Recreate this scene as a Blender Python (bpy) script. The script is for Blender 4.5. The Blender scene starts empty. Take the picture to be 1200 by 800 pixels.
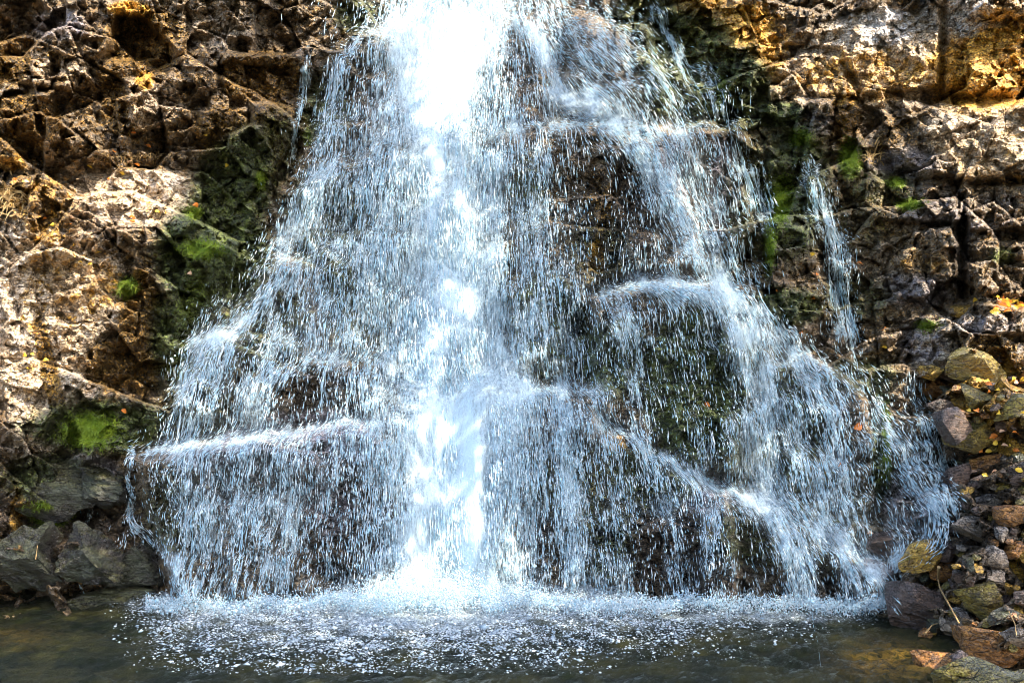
import bpy, math, random
import numpy as np
from mathutils import Vector, Matrix
from mathutils.bvhtree import BVHTree

# ------------------------------------------------------------------ camera / light / exposure
F, HC, HY = 933.0, 2.8, 480.0      # focal length in photo pixels, eye height, horizon row
C = bpy.context.scene.collection
sc = bpy.context.scene
cam_d = bpy.data.cameras.new("camera"); cam = bpy.data.objects.new("camera", cam_d); C.objects.link(cam)
cam.location = (0, 0, HC); cam.rotation_euler = (math.radians(90), 0, 0)
cam_d.sensor_width = 36; cam_d.lens = 28; cam_d.shift_y = 80/1200; cam_d.clip_end = 800; cam_d.clip_start = .05
sc.camera = cam

SUN = Vector((0.50, -0.38, 0.78)).normalized()          # towards the sun
w = bpy.data.worlds.new("World"); sc.world = w; w.use_nodes = True
nt = w.node_tree; nt.nodes.clear()
sky = nt.nodes.new('ShaderNodeTexSky'); sky.sky_type = 'NISHITA'; sky.sun_disc = False; sky.dust_density = 2.5; sky.ozone_density = .5
sky.sun_elevation = math.asin(SUN.z); sky.sun_rotation = math.atan2(SUN.x, SUN.y)
bg = nt.nodes.new('ShaderNodeBackground'); bg.inputs[1].default_value = 0.15
wo = nt.nodes.new('ShaderNodeOutputWorld')
nt.links.new(sky.outputs[0], bg.inputs[0]); nt.links.new(bg.outputs[0], wo.inputs[0])
ld = bpy.data.lights.new("sun", 'SUN'); ld.energy = 2.6; ld.angle = math.radians(.6); ld.color = (1, .90, .73)
lo = bpy.data.objects.new("sun", ld); C.objects.link(lo)
lo.rotation_euler = SUN.to_track_quat('Z', 'Y').to_euler()
sc.view_settings.view_transform = 'Standard'; sc.view_settings.look = 'None'
sc.view_settings.gamma = 1; sc.view_settings.use_curve_mapping = False
sc.view_settings.exposure = 2.5
sc.cycles.filter_width = 1.0; sc.cycles.max_bounces = 5; sc.cycles.diffuse_bounces = 3; sc.cycles.glossy_bounces = 2
sc.cycles.transmission_bounces = 3; sc.cycles.transparent_max_bounces = 12

rng = np.random.default_rng(7); random.seed(7)

# ------------------------------------------------------------------ numpy helpers
def hash2(ix, iy, s):
    h = (ix.astype(np.int64)*374761393 + iy.astype(np.int64)*668265263 + s*1274126177) & 0xffffffff
    h = ((h ^ (h >> 13))*1103515245) & 0xffffffff
    h = ((h ^ (h >> 15))*2246822519) & 0xffffffff
    h = h ^ (h >> 14)
    return (h & 0xffffff)/float(0xffffff)
def vnoise(x, y, s=0):                       # gradient noise about -1..1
    ix = np.floor(x); iy = np.floor(y); fx = x-ix; fy = y-iy
    u = fx*fx*fx*(fx*(fx*6-15)+10); v = fy*fy*fy*(fy*(fy*6-15)+10)
    def g(ax, ay):
        a = hash2(ix+ax, iy+ay, s)*6.2831853
        return np.cos(a)*(fx-ax)+np.sin(a)*(fy-ay)
    a = g(0,0)*(1-u)+g(1,0)*u; b = g(0,1)*(1-u)+g(1,1)*u
    return (a*(1-v)+b*v)*1.5
def fbm(x, y, s=0, o=5, ga=.5):
    r = 0*x; a = 1.; f = 1.; t = 0.
    for i in range(o):
        r = r + a*vnoise(x*f, y*f, s+i*17); t += a; a *= ga; f *= 2.03
    return r/t*1.6
def voro(x, y, s=0, j=1.):                  # cell random values, offset from the centre, F2-F1
    ix = np.floor(x); iy = np.floor(y)
    f1 = np.full(x.shape, 9.); f2 = np.full(x.shape, 9.)
    cx = np.zeros(x.shape); cy = np.zeros(x.shape); ci = np.zeros(x.shape); cj = np.zeros(x.shape)
    for dx in (-1,0,1):
        for dy in (-1,0,1):
            a = ix+dx; b = iy+dy
            px = a+.5+(hash2(a,b,s)-.5)*j; py = b+.5+(hash2(a,b,s+91)-.5)*j
            d = np.hypot(x-px, y-py)
            m = d < f1
            f2 = np.where(m, f1, np.minimum(f2, d))
            cx = np.where(m, px, cx); cy = np.where(m, py, cy); ci = np.where(m, a, ci); cj = np.where(m, b, cj)
            f1 = np.where(m, d, f1)
    return hash2(ci,cj,s+5), hash2(ci,cj,s+6), hash2(ci,cj,s+7), x-cx, y-cy, f2-f1
def ss(a, b, x):
    t = np.clip((x-a)/(b-a), 0, 1); return t*t*(3-2*t)
def seg_d(X, Y, ax, ay, bx, by):
    vx, vy = bx-ax, by-ay; L = vx*vx+vy*vy+1e-9
    t = np.clip(((X-ax)*vx+(Y-ay)*vy)/L, 0, 1)
    return np.hypot(X-ax-t*vx, Y-ay-t*vy), t
def sdf(X, Y, P):                            # >0 inside
    d = np.full(X.shape, 1e9); ins = np.zeros(X.shape, bool); n = len(P)
    for i in range(n):
        ax, ay = P[i]; bx, by = P[(i+1) % n]
        d = np.minimum(d, seg_d(X, Y, ax, ay, bx, by)[0])
        if ay != by:
            c = ((ay > Y) != (by > Y)) & (X < (bx-ax)*(Y-ay)/(by-ay)+ax); ins ^= c
    return np.where(ins, d, -d)
def blur(A, r):
    for ax in (0, 1):
        P = np.pad(A, [(r+1, r) if k == ax else (0, 0) for k in (0, 1)], mode='edge')
        c = np.cumsum(P, axis=ax)
        A = (np.take(c, np.arange(2*r+1, P.shape[ax]), ax)-np.take(c, np.arange(0, P.shape[ax]-2*r-1), ax))/(2*r+1)
    return A
def P3(x, y, d):                             # photo pixel + distance -> world point
    return np.stack([(x-600)/F*d, d+0*x, HC+(HY-y)/F*d], -1)
def mesh_np(name, V, Fc, mat=None, smooth=False, attrs=None):
    me = bpy.data.meshes.new(name); V = np.ascontiguousarray(V, np.float32); Fc = np.ascontiguousarray(Fc, np.int32)
    me.vertices.add(len(V)); me.vertices.foreach_set('co', V.ravel())
    n, k = Fc.shape
    me.loops.add(n*k); me.loops.foreach_set('vertex_index', Fc.ravel())
    me.polygons.add(n); me.polygons.foreach_set('loop_start', np.arange(0, n*k, k, dtype=np.int32))
    me.polygons.foreach_set('loop_total', np.full(n, k, np.int32))
    me.polygons.foreach_set('use_smooth', np.full(n, smooth, bool))
    for kx, a in (attrs or {}).items():
        at = me.attributes.new(kx, 'FLOAT', 'POINT'); at.data.foreach_set('value', np.ascontiguousarray(a, np.float32).ravel())
    me.update(calc_edges=True); me.validate()
    if mat: me.materials.append(mat)
    return me
def link(name, me, parent=None, label=None, cat=None, group=None, kind=None):
    o = bpy.data.objects.new(name, me); C.objects.link(o)
    if parent: o.parent = parent
    if label: o['label'] = label
    if cat: o['category'] = cat
    if group: o['group'] = group
    if kind: o['kind'] = kind
    return o

# ------------------------------------------------------------------ materials
class NT:
    def __init__(s, name):
        s.m = bpy.data.materials.new(name); s.m.use_nodes = True; s.t = s.m.node_tree; s.t.nodes.clear()
    def n(s, typ, **kw):
        nd = s.t.nodes.new(typ)
        for k, v in kw.items(): setattr(nd, k, v)
        return nd
    def l(s, a, b): s.t.links.new(a, b)
    def val(s, inp, v):
        if hasattr(v, 'is_linked') or hasattr(v, 'links'): s.l(v, inp)
        else: inp.default_value = v
    def noise(s, co, scale, detail=6, rough=.6, dist=0):
        nd = s.n('ShaderNodeTexNoise'); s.l(co, nd.inputs['Vector']); nd.inputs['Scale'].default_value = scale
        nd.inputs['Detail'].default_value = detail; nd.inputs['Roughness'].default_value = rough; nd.inputs['Distortion'].default_value = dist
        return nd.outputs['Fac']
    def ramp(s, f, a, b, lo=0., hi=1.):
        nd = s.n('ShaderNodeMapRange', interpolation_type='SMOOTHSTEP'); s.l(f, nd.inputs[0])
        nd.inputs[1].default_value = a; nd.inputs[2].default_value = b; nd.inputs[3].default_value = lo; nd.inputs[4].default_value = hi
        return nd.outputs[0]
    def math(s, op, a, b=0.):
        nd = s.n('ShaderNodeMath', operation=op); s.val(nd.inputs[0], a); s.val(nd.inputs[1], b); return nd.outputs[0]
    def mix(s, f, a, b, mode='MIX'):
        nd = s.n('ShaderNodeMix', data_type='RGBA', blend_type=mode); s.val(nd.inputs[0], f)
        for i, v in ((6, a), (7, b)):
            if isinstance(v, tuple): nd.inputs[i].default_value = (*v, 1)
            else: s.l(v, nd.inputs[i])
        return nd.outputs[2]
    def attr(s, name):
        nd = s.n('ShaderNodeAttribute', attribute_name=name); return nd.outputs['Fac']

def rock_material(name, base_a, base_b, use_masks=False, stain=(.30,.17,.05), stain_amt=.35, moss_amt=0., scale=1., wet=.4):
    T = NT(name)
    geo = T.n('ShaderNodeTexCoord'); co = geo.outputs['Object']
    big = T.noise(co, 1.1*scale, 5, .6); mid = T.noise(co, 5*scale, 8, .68, .4); fine = T.noise(co, 26*scale, 6, .7); grit = T.noise(co, 90*scale, 3, .6)
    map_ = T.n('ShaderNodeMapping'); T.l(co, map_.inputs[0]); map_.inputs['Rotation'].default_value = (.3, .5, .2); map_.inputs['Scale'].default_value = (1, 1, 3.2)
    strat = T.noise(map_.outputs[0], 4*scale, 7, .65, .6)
    vor = T.n('ShaderNodeTexVoronoi', feature='DISTANCE_TO_EDGE')
    wrp = T.n('ShaderNodeMix', data_type='VECTOR'); wrp.inputs[0].default_value = .12
    nn = T.n('ShaderNodeTexNoise'); T.l(co, nn.inputs['Vector']); nn.inputs['Scale'].default_value = 3*scale; nn.inputs['Detail'].default_value = 5
    T.l(map_.outputs[0], wrp.inputs[4]); T.l(nn.outputs['Color'], wrp.inputs[5])
    T.l(wrp.outputs[1], vor.inputs['Vector']); vor.inputs['Scale'].default_value = 3.4*scale
    crack = T.ramp(vor.outputs['Distance'], 0.0, .045, 0., 1.)
    vor2 = T.n('ShaderNodeTexVoronoi', feature='DISTANCE_TO_EDGE'); T.l(wrp.outputs[1], vor2.inputs['Vector']); vor2.inputs['Scale'].default_value = 11*scale
    crack2 = T.ramp(vor2.outputs['Distance'], 0.0, .06, 0., 1.)
    col = T.mix(T.ramp(mid, .35, .65), base_a, base_b)
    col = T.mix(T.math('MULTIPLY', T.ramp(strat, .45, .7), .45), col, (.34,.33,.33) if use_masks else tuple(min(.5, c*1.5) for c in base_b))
    st = T.math('MULTIPLY', T.ramp(big, .42, .62), stain_amt)
    if use_masks:
        def m(nm, nz, a=.25, b=.75):       # mask broken up by noise
            v = T.math('ADD', T.attr(nm), T.math('MULTIPLY', T.math('SUBTRACT', nz, .5), 1.6))
            return T.math('MULTIPLY', T.ramp(v, a, b), T.ramp(T.attr(nm), 0.02, .2))
        col = T.mix(m('pale', mid), col, T.mix(T.ramp(mid, .4, .6), (.58,.45,.30), (.70,.62,.52)))
        col = T.mix(m('quartz', fine, .35, .6), col, (.82,.80,.80))
        sp_ = T.math('MULTIPLY', T.ramp(T.noise(co, 10, 7, .75, .8), .5, .62), T.math('MULTIPLY', T.attr('warm'), .75))
        col = T.mix(sp_, col, T.mix(T.ramp(big, .4, .6), (.52,.28,.05), (.26,.125,.02)))
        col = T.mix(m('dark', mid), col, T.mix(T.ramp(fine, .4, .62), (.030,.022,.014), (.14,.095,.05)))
        col = T.mix(m('rust', mid, .3, .6), col, T.mix(T.ramp(fine, .42, .68), (.050,.030,.006), (.42,.23,.035)))
        col = T.mix(m('ochre', mid), col, T.mix(T.ramp(fine, .35, .65), (.50,.24,.025), (.88,.52,.07)))
        col = T.mix(m('lilac', mid), col, (.33,.31,.35))
        col = T.mix(m('moss', fine), col, T.mix(T.ramp(T.math('ADD', T.math('MULTIPLY', grit, .4), T.math('MULTIPLY', mid, .6)), .42, .6), (.022,.034,.010), (.15,.19,.04)))
        col = T.mix(m('bright', fine), col, T.mix(T.ramp(grit, .35, .65), (.05,.085,.008), (.24,.32,.02)))
    else:
        col = T.mix(st, col, stain)
        if moss_amt:
            up = T.n('ShaderNodeNewGeometry'); sp = T.n('ShaderNodeSeparateXYZ'); T.l(up.outputs['Normal'], sp.inputs[0])
            mm = T.math('MULTIPLY', T.ramp(T.math('ADD', sp.outputs[2], mid), .75, 1.15), moss_amt)
            col = T.mix(mm, col, T.mix(T.ramp(grit, .35, .65), (.02,.024,.005), (.10,.10,.015)))
    col = T.mix(T.ramp(T.math('ADD', T.math('MULTIPLY', fine, .6), T.math('MULTIPLY', grit, .4)), .40, .60), T.mix(1., col, (.26,.22,.18), 'MULTIPLY'), T.mix(1., col, (1.5,1.45,1.38), 'MULTIPLY'))
    # dirt held in the joints
    col = T.mix(T.ramp(crack2, 0, 1, .18, 0), col, (.05,.03,.018))
    col = T.mix(T.ramp(crack, 0, 1, .7, 0), col, (.03,.02,.012))
    b = T.n('ShaderNodeBsdfPrincipled'); T.l(col, b.inputs['Base Color'])
    rough = T.ramp(T.math('ADD', T.math('MULTIPLY', fine, .6), T.math('MULTIPLY', big, .4)), .36, .64, .10 + .25*(1-wet), .62)
    T.l(rough, b.inputs['Roughness']); b.inputs['Specular IOR Level'].default_value = .45 + .35*wet
    h = T.math('ADD', T.math('MULTIPLY', mid, .22), T.math('MULTIPLY', fine, .22))
    h = T.math('ADD', h, T.math('MULTIPLY', grit, .07)); h = T.math('ADD', h, T.math('MULTIPLY', strat, .4))
    h = T.math('ADD', h, T.math('MULTIPLY', crack, .10))
    bp = T.n('ShaderNodeBump'); T.l(h, bp.inputs['Height']); bp.inputs['Strength'].default_value = 1.; bp.inputs['Distance'].default_value = .16/scale**.5
    # small broken faces: every chip has a tilt of its own
    nrm = bp.outputs[0]
    for fs_, k_ in ((4*scale, .55), (13*scale, .75), (42*scale, .6)):
        vf = T.n('ShaderNodeTexVoronoi', feature='F1'); T.l(wrp.outputs[1], vf.inputs['Vector']); vf.inputs['Scale'].default_value = fs_
        sb = T.n('ShaderNodeVectorMath', operation='SUBTRACT'); T.l(vf.outputs['Color'], sb.inputs[0]); sb.inputs[1].default_value = (.5,.5,.5)
        ma = T.n('ShaderNodeVectorMath', operation='MULTIPLY_ADD'); T.l(sb.outputs[0], ma.inputs[0]); ma.inputs[1].default_value = (k_,)*3; T.l(nrm, ma.inputs[2])
        no = T.n('ShaderNodeVectorMath', operation='NORMALIZE'); T.l(ma.outputs[0], no.inputs[0]); nrm = no.outputs[0]
    T.l(nrm, b.inputs['Normal'])
    o = T.n('ShaderNodeOutputMaterial'); T.l(b.outputs[0], o.inputs[0])
    return T.m
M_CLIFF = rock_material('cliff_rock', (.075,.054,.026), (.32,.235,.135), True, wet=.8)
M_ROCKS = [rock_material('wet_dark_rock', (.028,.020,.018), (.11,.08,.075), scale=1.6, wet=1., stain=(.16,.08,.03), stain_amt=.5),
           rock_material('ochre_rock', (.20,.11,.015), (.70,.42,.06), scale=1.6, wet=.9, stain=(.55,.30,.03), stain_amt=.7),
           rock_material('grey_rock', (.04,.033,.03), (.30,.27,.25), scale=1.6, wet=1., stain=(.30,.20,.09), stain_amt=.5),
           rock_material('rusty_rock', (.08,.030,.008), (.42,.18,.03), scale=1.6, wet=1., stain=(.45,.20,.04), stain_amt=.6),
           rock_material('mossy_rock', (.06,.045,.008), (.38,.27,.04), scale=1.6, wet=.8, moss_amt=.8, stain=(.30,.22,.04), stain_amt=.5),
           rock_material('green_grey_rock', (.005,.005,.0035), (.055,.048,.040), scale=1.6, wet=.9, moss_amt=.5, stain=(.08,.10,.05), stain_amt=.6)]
def simple(name, col, rough=.6, trans=0., col2=None, sc_=20):
    T = NT(name); b = T.n('ShaderNodeBsdfPrincipled'); b.inputs['Roughness'].default_value = rough
    co = T.n('ShaderNodeTexCoord').outputs['Object']
    T.l(T.mix(T.ramp(T.noise(co, sc_, 4), .35, .65), col, col2 or tuple(c*.6 for c in col)), b.inputs['Base Color'])
    o = T.n('ShaderNodeOutputMaterial')
    if trans:
        tr = T.n('ShaderNodeBsdfTranslucent'); tr.inputs[0].default_value = (*col, 1); mx = T.n('ShaderNodeMixShader'); mx.inputs[0].default_value = trans
        T.l(b.outputs[0], mx.inputs[1]); T.l(tr.outputs[0], mx.inputs[2]); T.l(mx.outputs[0], o.inputs[0])
    else: T.l(b.outputs[0], o.inputs[0])
    return T.m
def drop_material(name, hi, lo):
    T = NT(name); g = T.n('ShaderNodeNewGeometry'); col = T.mix(g.outputs['Random Per Island'], lo, hi)
    b = T.n('ShaderNodeBsdfPrincipled'); T.l(col, b.inputs['Base Color']); b.inputs['Roughness'].default_value = .2
    tr = T.n('ShaderNodeBsdfTranslucent'); T.l(col, tr.inputs[0]); mx = T.n('ShaderNodeMixShader'); mx.inputs[0].default_value = .4
    o = T.n('ShaderNodeOutputMaterial'); T.l(b.outputs[0], mx.inputs[1]); T.l(tr.outputs[0], mx.inputs[2]); T.l(mx.outputs[0], o.inputs[0]); return T.m
M_DROP = drop_material('water_drops', (.96,.985,.99), (.46,.72,.85))
M_FOAM = drop_material('foam', (.92,.96,.98), (.30,.40,.48))
M_TWIG = simple('dry_twig', (.42,.26,.10), .8)
M_STRAW = simple('dry_grass', (.62,.44,.20), .7, .3)
M_LEAF_O = simple('orange_leaf', (.80,.26,.035), .5, .35, (.62,.15,.02), 30)
M_LEAF_Y = simple('yellow_leaf', (.85,.58,.06), .5, .35, (.70,.42,.04), 30)
M_LEAF_P = simple('pale_leaf', (.78,.50,.32), .6, .3, (.62,.34,.20), 30)
M_BARK = simple('bark', (.12,.085,.06), .9)
M_CROWN = simple('tree_leaves', (.10,.16,.03), .6, .4, (.16,.14,.03), 2)
M_MOSS = simple('moss_fronds', (.12,.20,.015), .7, .35, (.26,.34,.02), 8)
def veil_material(name='water_veil', rag=3.0, bump=.12):
    T = NT(name); co = T.n('ShaderNodeTexCoord').outputs['Object']
    mp = T.n('ShaderNodeMapping'); T.l(co, mp.inputs[0]); mp.inputs['Scale'].default_value = (1, .6, .11)
    s1 = T.noise(mp.outputs[0], 22, 7, .7, .15)
    mp2 = T.n('ShaderNodeMapping'); T.l(co, mp2.inputs[0]); mp2.inputs['Scale'].default_value = (1, .8, .2)
    s2 = T.noise(mp2.outputs[0], 75, 3, .6)
    n = T.math('ADD', T.math('MULTIPLY', s1, .6), T.math('MULTIPLY', s2, .4))
    a = T.attr('veil')
    v = T.math('ADD', a, T.math('MULTIPLY', T.math('SUBTRACT', n, .5), T.math('MULTIPLY', T.math('MINIMUM', T.math('MULTIPLY', a, 4.), 1.), rag)))
    al = T.math('MULTIPLY', T.ramp(v, .1, .95), .96)
    b = T.n('ShaderNodeBsdfPrincipled'); b.inputs['Base Color'].default_value = (.76,.91,.99,1); b.inputs['Roughness'].default_value = .3
    tl = T.n('ShaderNodeBsdfTranslucent'); tl.inputs[0].default_value = (.76,.91,.99,1)
    m1 = T.n('ShaderNodeMixShader'); m1.inputs[0].default_value = .3; T.l(b.outputs[0], m1.inputs[1]); T.l(tl.outputs[0], m1.inputs[2])
    bp = T.n('ShaderNodeBump'); T.l(n, bp.inputs['Height']); bp.inputs['Distance'].default_value = bump; bp.inputs['Strength'].default_value = 1.; T.l(bp.outputs[0], b.inputs['Normal'])
    tp = T.n('ShaderNodeBsdfTransparent'); mx = T.n('ShaderNodeMixShader')
    T.l(al, mx.inputs[0]); T.l(tp.outputs[0], mx.inputs[1]); T.l(m1.outputs[0], mx.inputs[2])
    o = T.n('ShaderNodeOutputMaterial'); T.l(mx.outputs[0], o.inputs[0]); return T.m
M_VEIL = veil_material(); M_MIST = veil_material('fine_mist', 1.35, .05)
def pool_material():
    T = NT('pool_water'); co = T.n('ShaderNodeTexCoord').outputs['Object']
    n1 = T.noise(co, 1.3, 4); n2 = T.noise(co, 10, 6, .7, .6); n3 = T.noise(co, 48, 4, .7, .4)
    col = T.mix(T.ramp(n1, .4, .62), (.008,.012,.004), (.034,.033,.009))
    col = T.mix(T.math('MULTIPLY', T.attr('ochre'), T.ramp(n2, .35, .6)), col, (.20,.12,.02))
    nn = T.math('ADD', T.math('MULTIPLY', n2, .4), T.math('MULTIPLY', n3, .6))
    fo = T.ramp(T.math('ADD', T.attr('foam'), T.math('MULTIPLY', T.math('SUBTRACT', nn, .5), 2.6)), .25, 1.15)
    fo = T.math('MULTIPLY', fo, T.ramp(T.attr('foam'), .0, .3))
    col = T.mix(T.math('MULTIPLY', fo, .85), col, (.72,.84,.90))
    b = T.n('ShaderNodeBsdfPrincipled'); T.l(col, b.inputs['Base Color']); b.inputs['IOR'].default_value = 1.33
    T.l(T.ramp(fo, 0, 1, .06, .6), b.inputs['Roughness'])
    bp = T.n('ShaderNodeBump'); T.l(T.math('ADD', T.math('MULTIPLY', n2, .6), T.math('MULTIPLY', n3, .4)), bp.inputs['Height'])
    bp.inputs['Distance'].default_value = .16; bp.inputs['Strength'].default_value = 1.; T.l(bp.outputs[0], b.inputs['Normal'])
    o = T.n('ShaderNodeOutputMaterial'); T.l(b.outputs[0], o.inputs[0]); return T.m
M_POOL = pool_material()

# ------------------------------------------------------------------ the cliff: distance of the rock for every direction
STEP = 1.3
gx = np.arange(-230, 1431, STEP); gy = np.arange(-150, 861, STEP)
X, Y = np.meshgrid(gx, gy)
ctrl = [  # x, y, distance
 (-230,-150,13.6),(-230,200,11.6),(-230,500,10.0),(-230,860,9.4),(0,0,14.0),(0,200,12.9),(0,400,12.1),(0,560,11.4),(0,720,11.2),(0,860,11.4),
 (150,0,15.0),(150,180,13.8),(150,350,13.0),(150,520,12.3),(150,700,12.0),(300,0,16.0),(300,200,14.8),(300,400,13.7),(300,520,13.0),(300,700,12.4),
 (520,-150,20.),(520,0,17.6),(520,150,16.2),(520,400,14.6),(520,520,13.6),(520,700,12.7),(520,860,12.6),
 (700,0,17.4),(700,140,16.2),(700,330,14.8),(700,480,13.8),(700,700,12.5),(850,100,16.3),(850,330,14.6),(850,560,13.1),(850,710,12.2),(850,860,12.2),
 (980,0,16.4),(980,120,15.8),(980,250,15.0),(980,400,14.1),(980,560,12.9),(1030,710,11.3),(1040,650,12.0),
 (1120,0,16.0),(1120,200,14.8),(1120,380,13.5),(1120,500,12.2),(1110,600,11.1),(1090,700,10.2),(1060,800,8.6),(1040,860,8.3),
 (1200,0,15.4),(1200,120,14.8),(1200,300,13.6),(1200,400,12.7),(1200,500,11.4),(1200,600,10.0),(1200,700,8.8),(1200,800,7.6),(1250,860,7.0),
 (1430,-150,15.6),(1430,200,14.4),(1430,450,13.0),(1430,700,10.),(1430,860,8.2)]
ct = np.array(ctrl, float)
def tps(r): return np.where(r > 0, r*r*np.log(r+1e-9), 0)
K = tps(np.hypot(ct[:,0][:,None]-ct[:,0], ct[:,1][:,None]-ct[:,1])/400)+np.eye(len(ct))*.02
Q = np.c_[np.ones(len(ct)), ct[:,:2]/400]
Amat = np.block([[K, Q], [Q.T, np.zeros((3,3))]]); sol = np.linalg.solve(Amat, np.r_[ct[:,2], 0, 0, 0])
D = sol[-3]+sol[-2]*X/400+sol[-1]*Y/400
for i in range(len(ct)): D += sol[i]*tps(np.hypot(X-ct[i,0], Y-ct[i,1])/400)
D0 = D.copy()

FALL = [(410,-150),(410,20),(365,90),(345,180),(325,230),(240,330),(200,400),(185,470),(148,525),(140,600),(195,700),(500,760),(1035,725),
        (1060,680),(1120,600),(1085,480),(1040,430),(930,390),(870,320),(855,200),(850,110),(790,70),(700,0),(690,-150)]
fall_sd = sdf(X, Y, FALL)
inbed = ss(-25, 35, fall_sd)                       # 1 inside the wetted bed
blocky = 1-.72*inbed
wx = X+fbm(X/90, Y/90, 3, 3)*4; wy = Y+fbm(X/90+9, Y/90, 4, 3)*4
wx2 = X+fbm(X/18, Y/18, 13, 3)*1.3; wy2 = Y+fbm(X/18+9, Y/18, 14, 3)*1.3
slope = np.gradient(blur(D0, 40), STEP, axis=0)
def rot(x, y, a): c, s = math.cos(a), math.sin(a); return x*c+y*s, -x*s+y*c
angl = np.where(X < 560, .42, -.12)
def level(size, asp, amp, seed, crack, cw, tilt, xx, yy, vert=1.):
    """one generation of angular blocks"""
    out = np.zeros(X.shape)
    for side, a in ((0, .45), (1, -.12)):
        u, v = rot(xx, yy, a)
        r1, r2, r3, dx, dy, e = voro(u/(size*asp), v/size, seed+side*50)
        f = (r1-.5)*2*amp + (r2-.5)*tilt*dx*size*asp/100 + (r3-.5)*tilt*dy*size/100
        f = f - slope*dy*size*vert
        f = f + crack*(1-ss(0, cw, e))
        m = ss(470, 650, X) if side else 1-ss(470, 650, X)
        out += f*m
    return out
def sblob(cx, cy, rx, ry): return 1-ss(.7, 1.2, np.sqrt(((X-cx)/rx)**2+((Y-cy)/ry)**2))
plain = np.maximum.reduce([sblob(1050,60,150,60), sblob(1140,165,110,48), sblob(165,232,80,34), sblob(30,400,50,100), sblob(100,350,40,60)])
calm = 1-.62*plain
blocky = (1-.5*inbed)*calm
D += level(120, 1.5, .22, 11, .10, .05, .9, wx, wy, .9)*blocky
D += level(52, 1.25, .17, 22, .06, .06, 2.6, wx2, wy2, .6)*blocky
D += level(21, 1.3, .065, 33, .025, .08, 3.6, wx2, wy2, .4)*(.2+.8*blocky)
D += level(10, 1.25, .026, 44, .008, .10, 4.0, wx2, wy2, .2)*(.4+.6*blocky)
D += level(5, 1.2, .011, 45, .004, .14, 3.6, X, Y, .2)*calm

# ---- named blocks: outline, how far it stands out, tilt in x and y (m per 100 px), roundness
BL = []
def block(P, off, tx=0., ty=0., edge=5, rnd=0., label=None, cat='rock'):
    xs = [p[0] for p in P]; ys = [p[1] for p in P]; mg = 26
    i0 = max(0, int((min(ys)-mg-gy[0])/STEP)); i1 = int((max(ys)+mg-gy[0])/STEP)+1
    j0 = max(0, int((min(xs)-mg-gx[0])/STEP)); j1 = int((max(xs)+mg-gx[0])/STEP)+1
    sl = (slice(i0, i1), slice(j0, j1))
    xx = wx2[sl]*.5+wx[sl]*.25+X[sl]*.25; yy = wy2[sl]*.5+wy[sl]*.25+Y[sl]*.25
    s = sdf(xx, yy, P); m = ss(-edge*.5, edge, s)
    cx = sum(xs)/len(xs); cy = sum(ys)/len(ys)
    R = max(8., float(s.max()))
    q = np.clip(s/R, 0, 1); dome = np.sqrt(np.clip(1-(1-q)**2, 0, 1))
    h = off*((1-rnd)+rnd*dome)
    D[sl] = D[sl] - m*(h + tx*(X[sl]-cx)/100 + ty*(Y[sl]-cy)/100)
    if label: BL.append((sl, s, label, cat))
# left cliff
block([(18,98),(40,50),(61,61),(61,103)], .22, .3, .2, label='pale grey wedge of rock at the far upper left with a sharp peak')
block([(62,64),(105,78),(88,107),(62,103)], .15, -.2, .3)
block([(0,37),(37,50),(17,98),(0,95)], -.15)
block([(0,115),(64,105),(62,178),(0,188)], .30, .1, -.5, label='dark rusty block at the left edge under the pale grey wedge')
block([(145,92),(180,88),(192,148),(165,154),(150,160)], .30, .5, .1, label='pale squarish block jutting beside the rusty hollow on the left cliff')
block([(183,90),(216,94),(214,142),(195,150)], .16, .3, 0)
block([(111,70),(122,74),(146,95),(150,162),(118,135)], -.05, -.8, 0)
block([(135,18),(164,15),(204,57),(222,92),(190,86),(160,74),(121,70)], -.65, 0, .5, edge=7)
block([(233,128),(292,126),(290,172),(236,184)], .30, 0, -.9, label='brown overhanging block beside the squared brown block below the slim left trickle')
block([(294,120),(347,124),(340,180),(298,180)], .34, 0, -.8, label='squared brown block directly left of the foot of the slim left trickle')
block([(258,62),(356,62),(352,116),(262,116)], .25, 0, -.9, label='long brown block left of the head of the slim left trickle')
block([(215,0),(300,0),(300,50),(230,40)], .25, .2, .1)
block([(40,15),(125,10),(135,60),(100,75),(45,50)], .22, .3, .3)
block([(86,190),(236,202),(240,262),(180,292),(100,262)], .22, .3, .35, label='broad cracked tan face halfway up the left cliff')
block([(0,285),(60,260),(110,272),(150,320),(145,400),(72,485),(50,510),(0,520)], .25, .2, .1, edge=8, label='large cracked buff face low on the left cliff')
block([(146,330),(190,325),(192,465),(150,462)], -.10, -.4, -.2)
block([(75,425),(140,408),(145,440),(110,470),(85,478)], .22, .2, .6)
block([(64,470),(120,442),(190,470),(185,520),(95,545),(60,520)], .22, .2, .5, rnd=.6, label='low mossy shelf of rock above the overhanging boulder on the left bank')
block([(14,592),(120,598),(105,628),(60,640),(22,626)], -.9, edge=6)
block([(-20,672),(52,676),(66,716),(-20,720)], -1.0, edge=6)
block([(190,290),(230,235),(300,225),(325,290),(250,330),(205,395),(190,370)], .18, .2, .3, rnd=.7, label='dark mossy hump where the left cliff meets the cascade')
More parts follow.
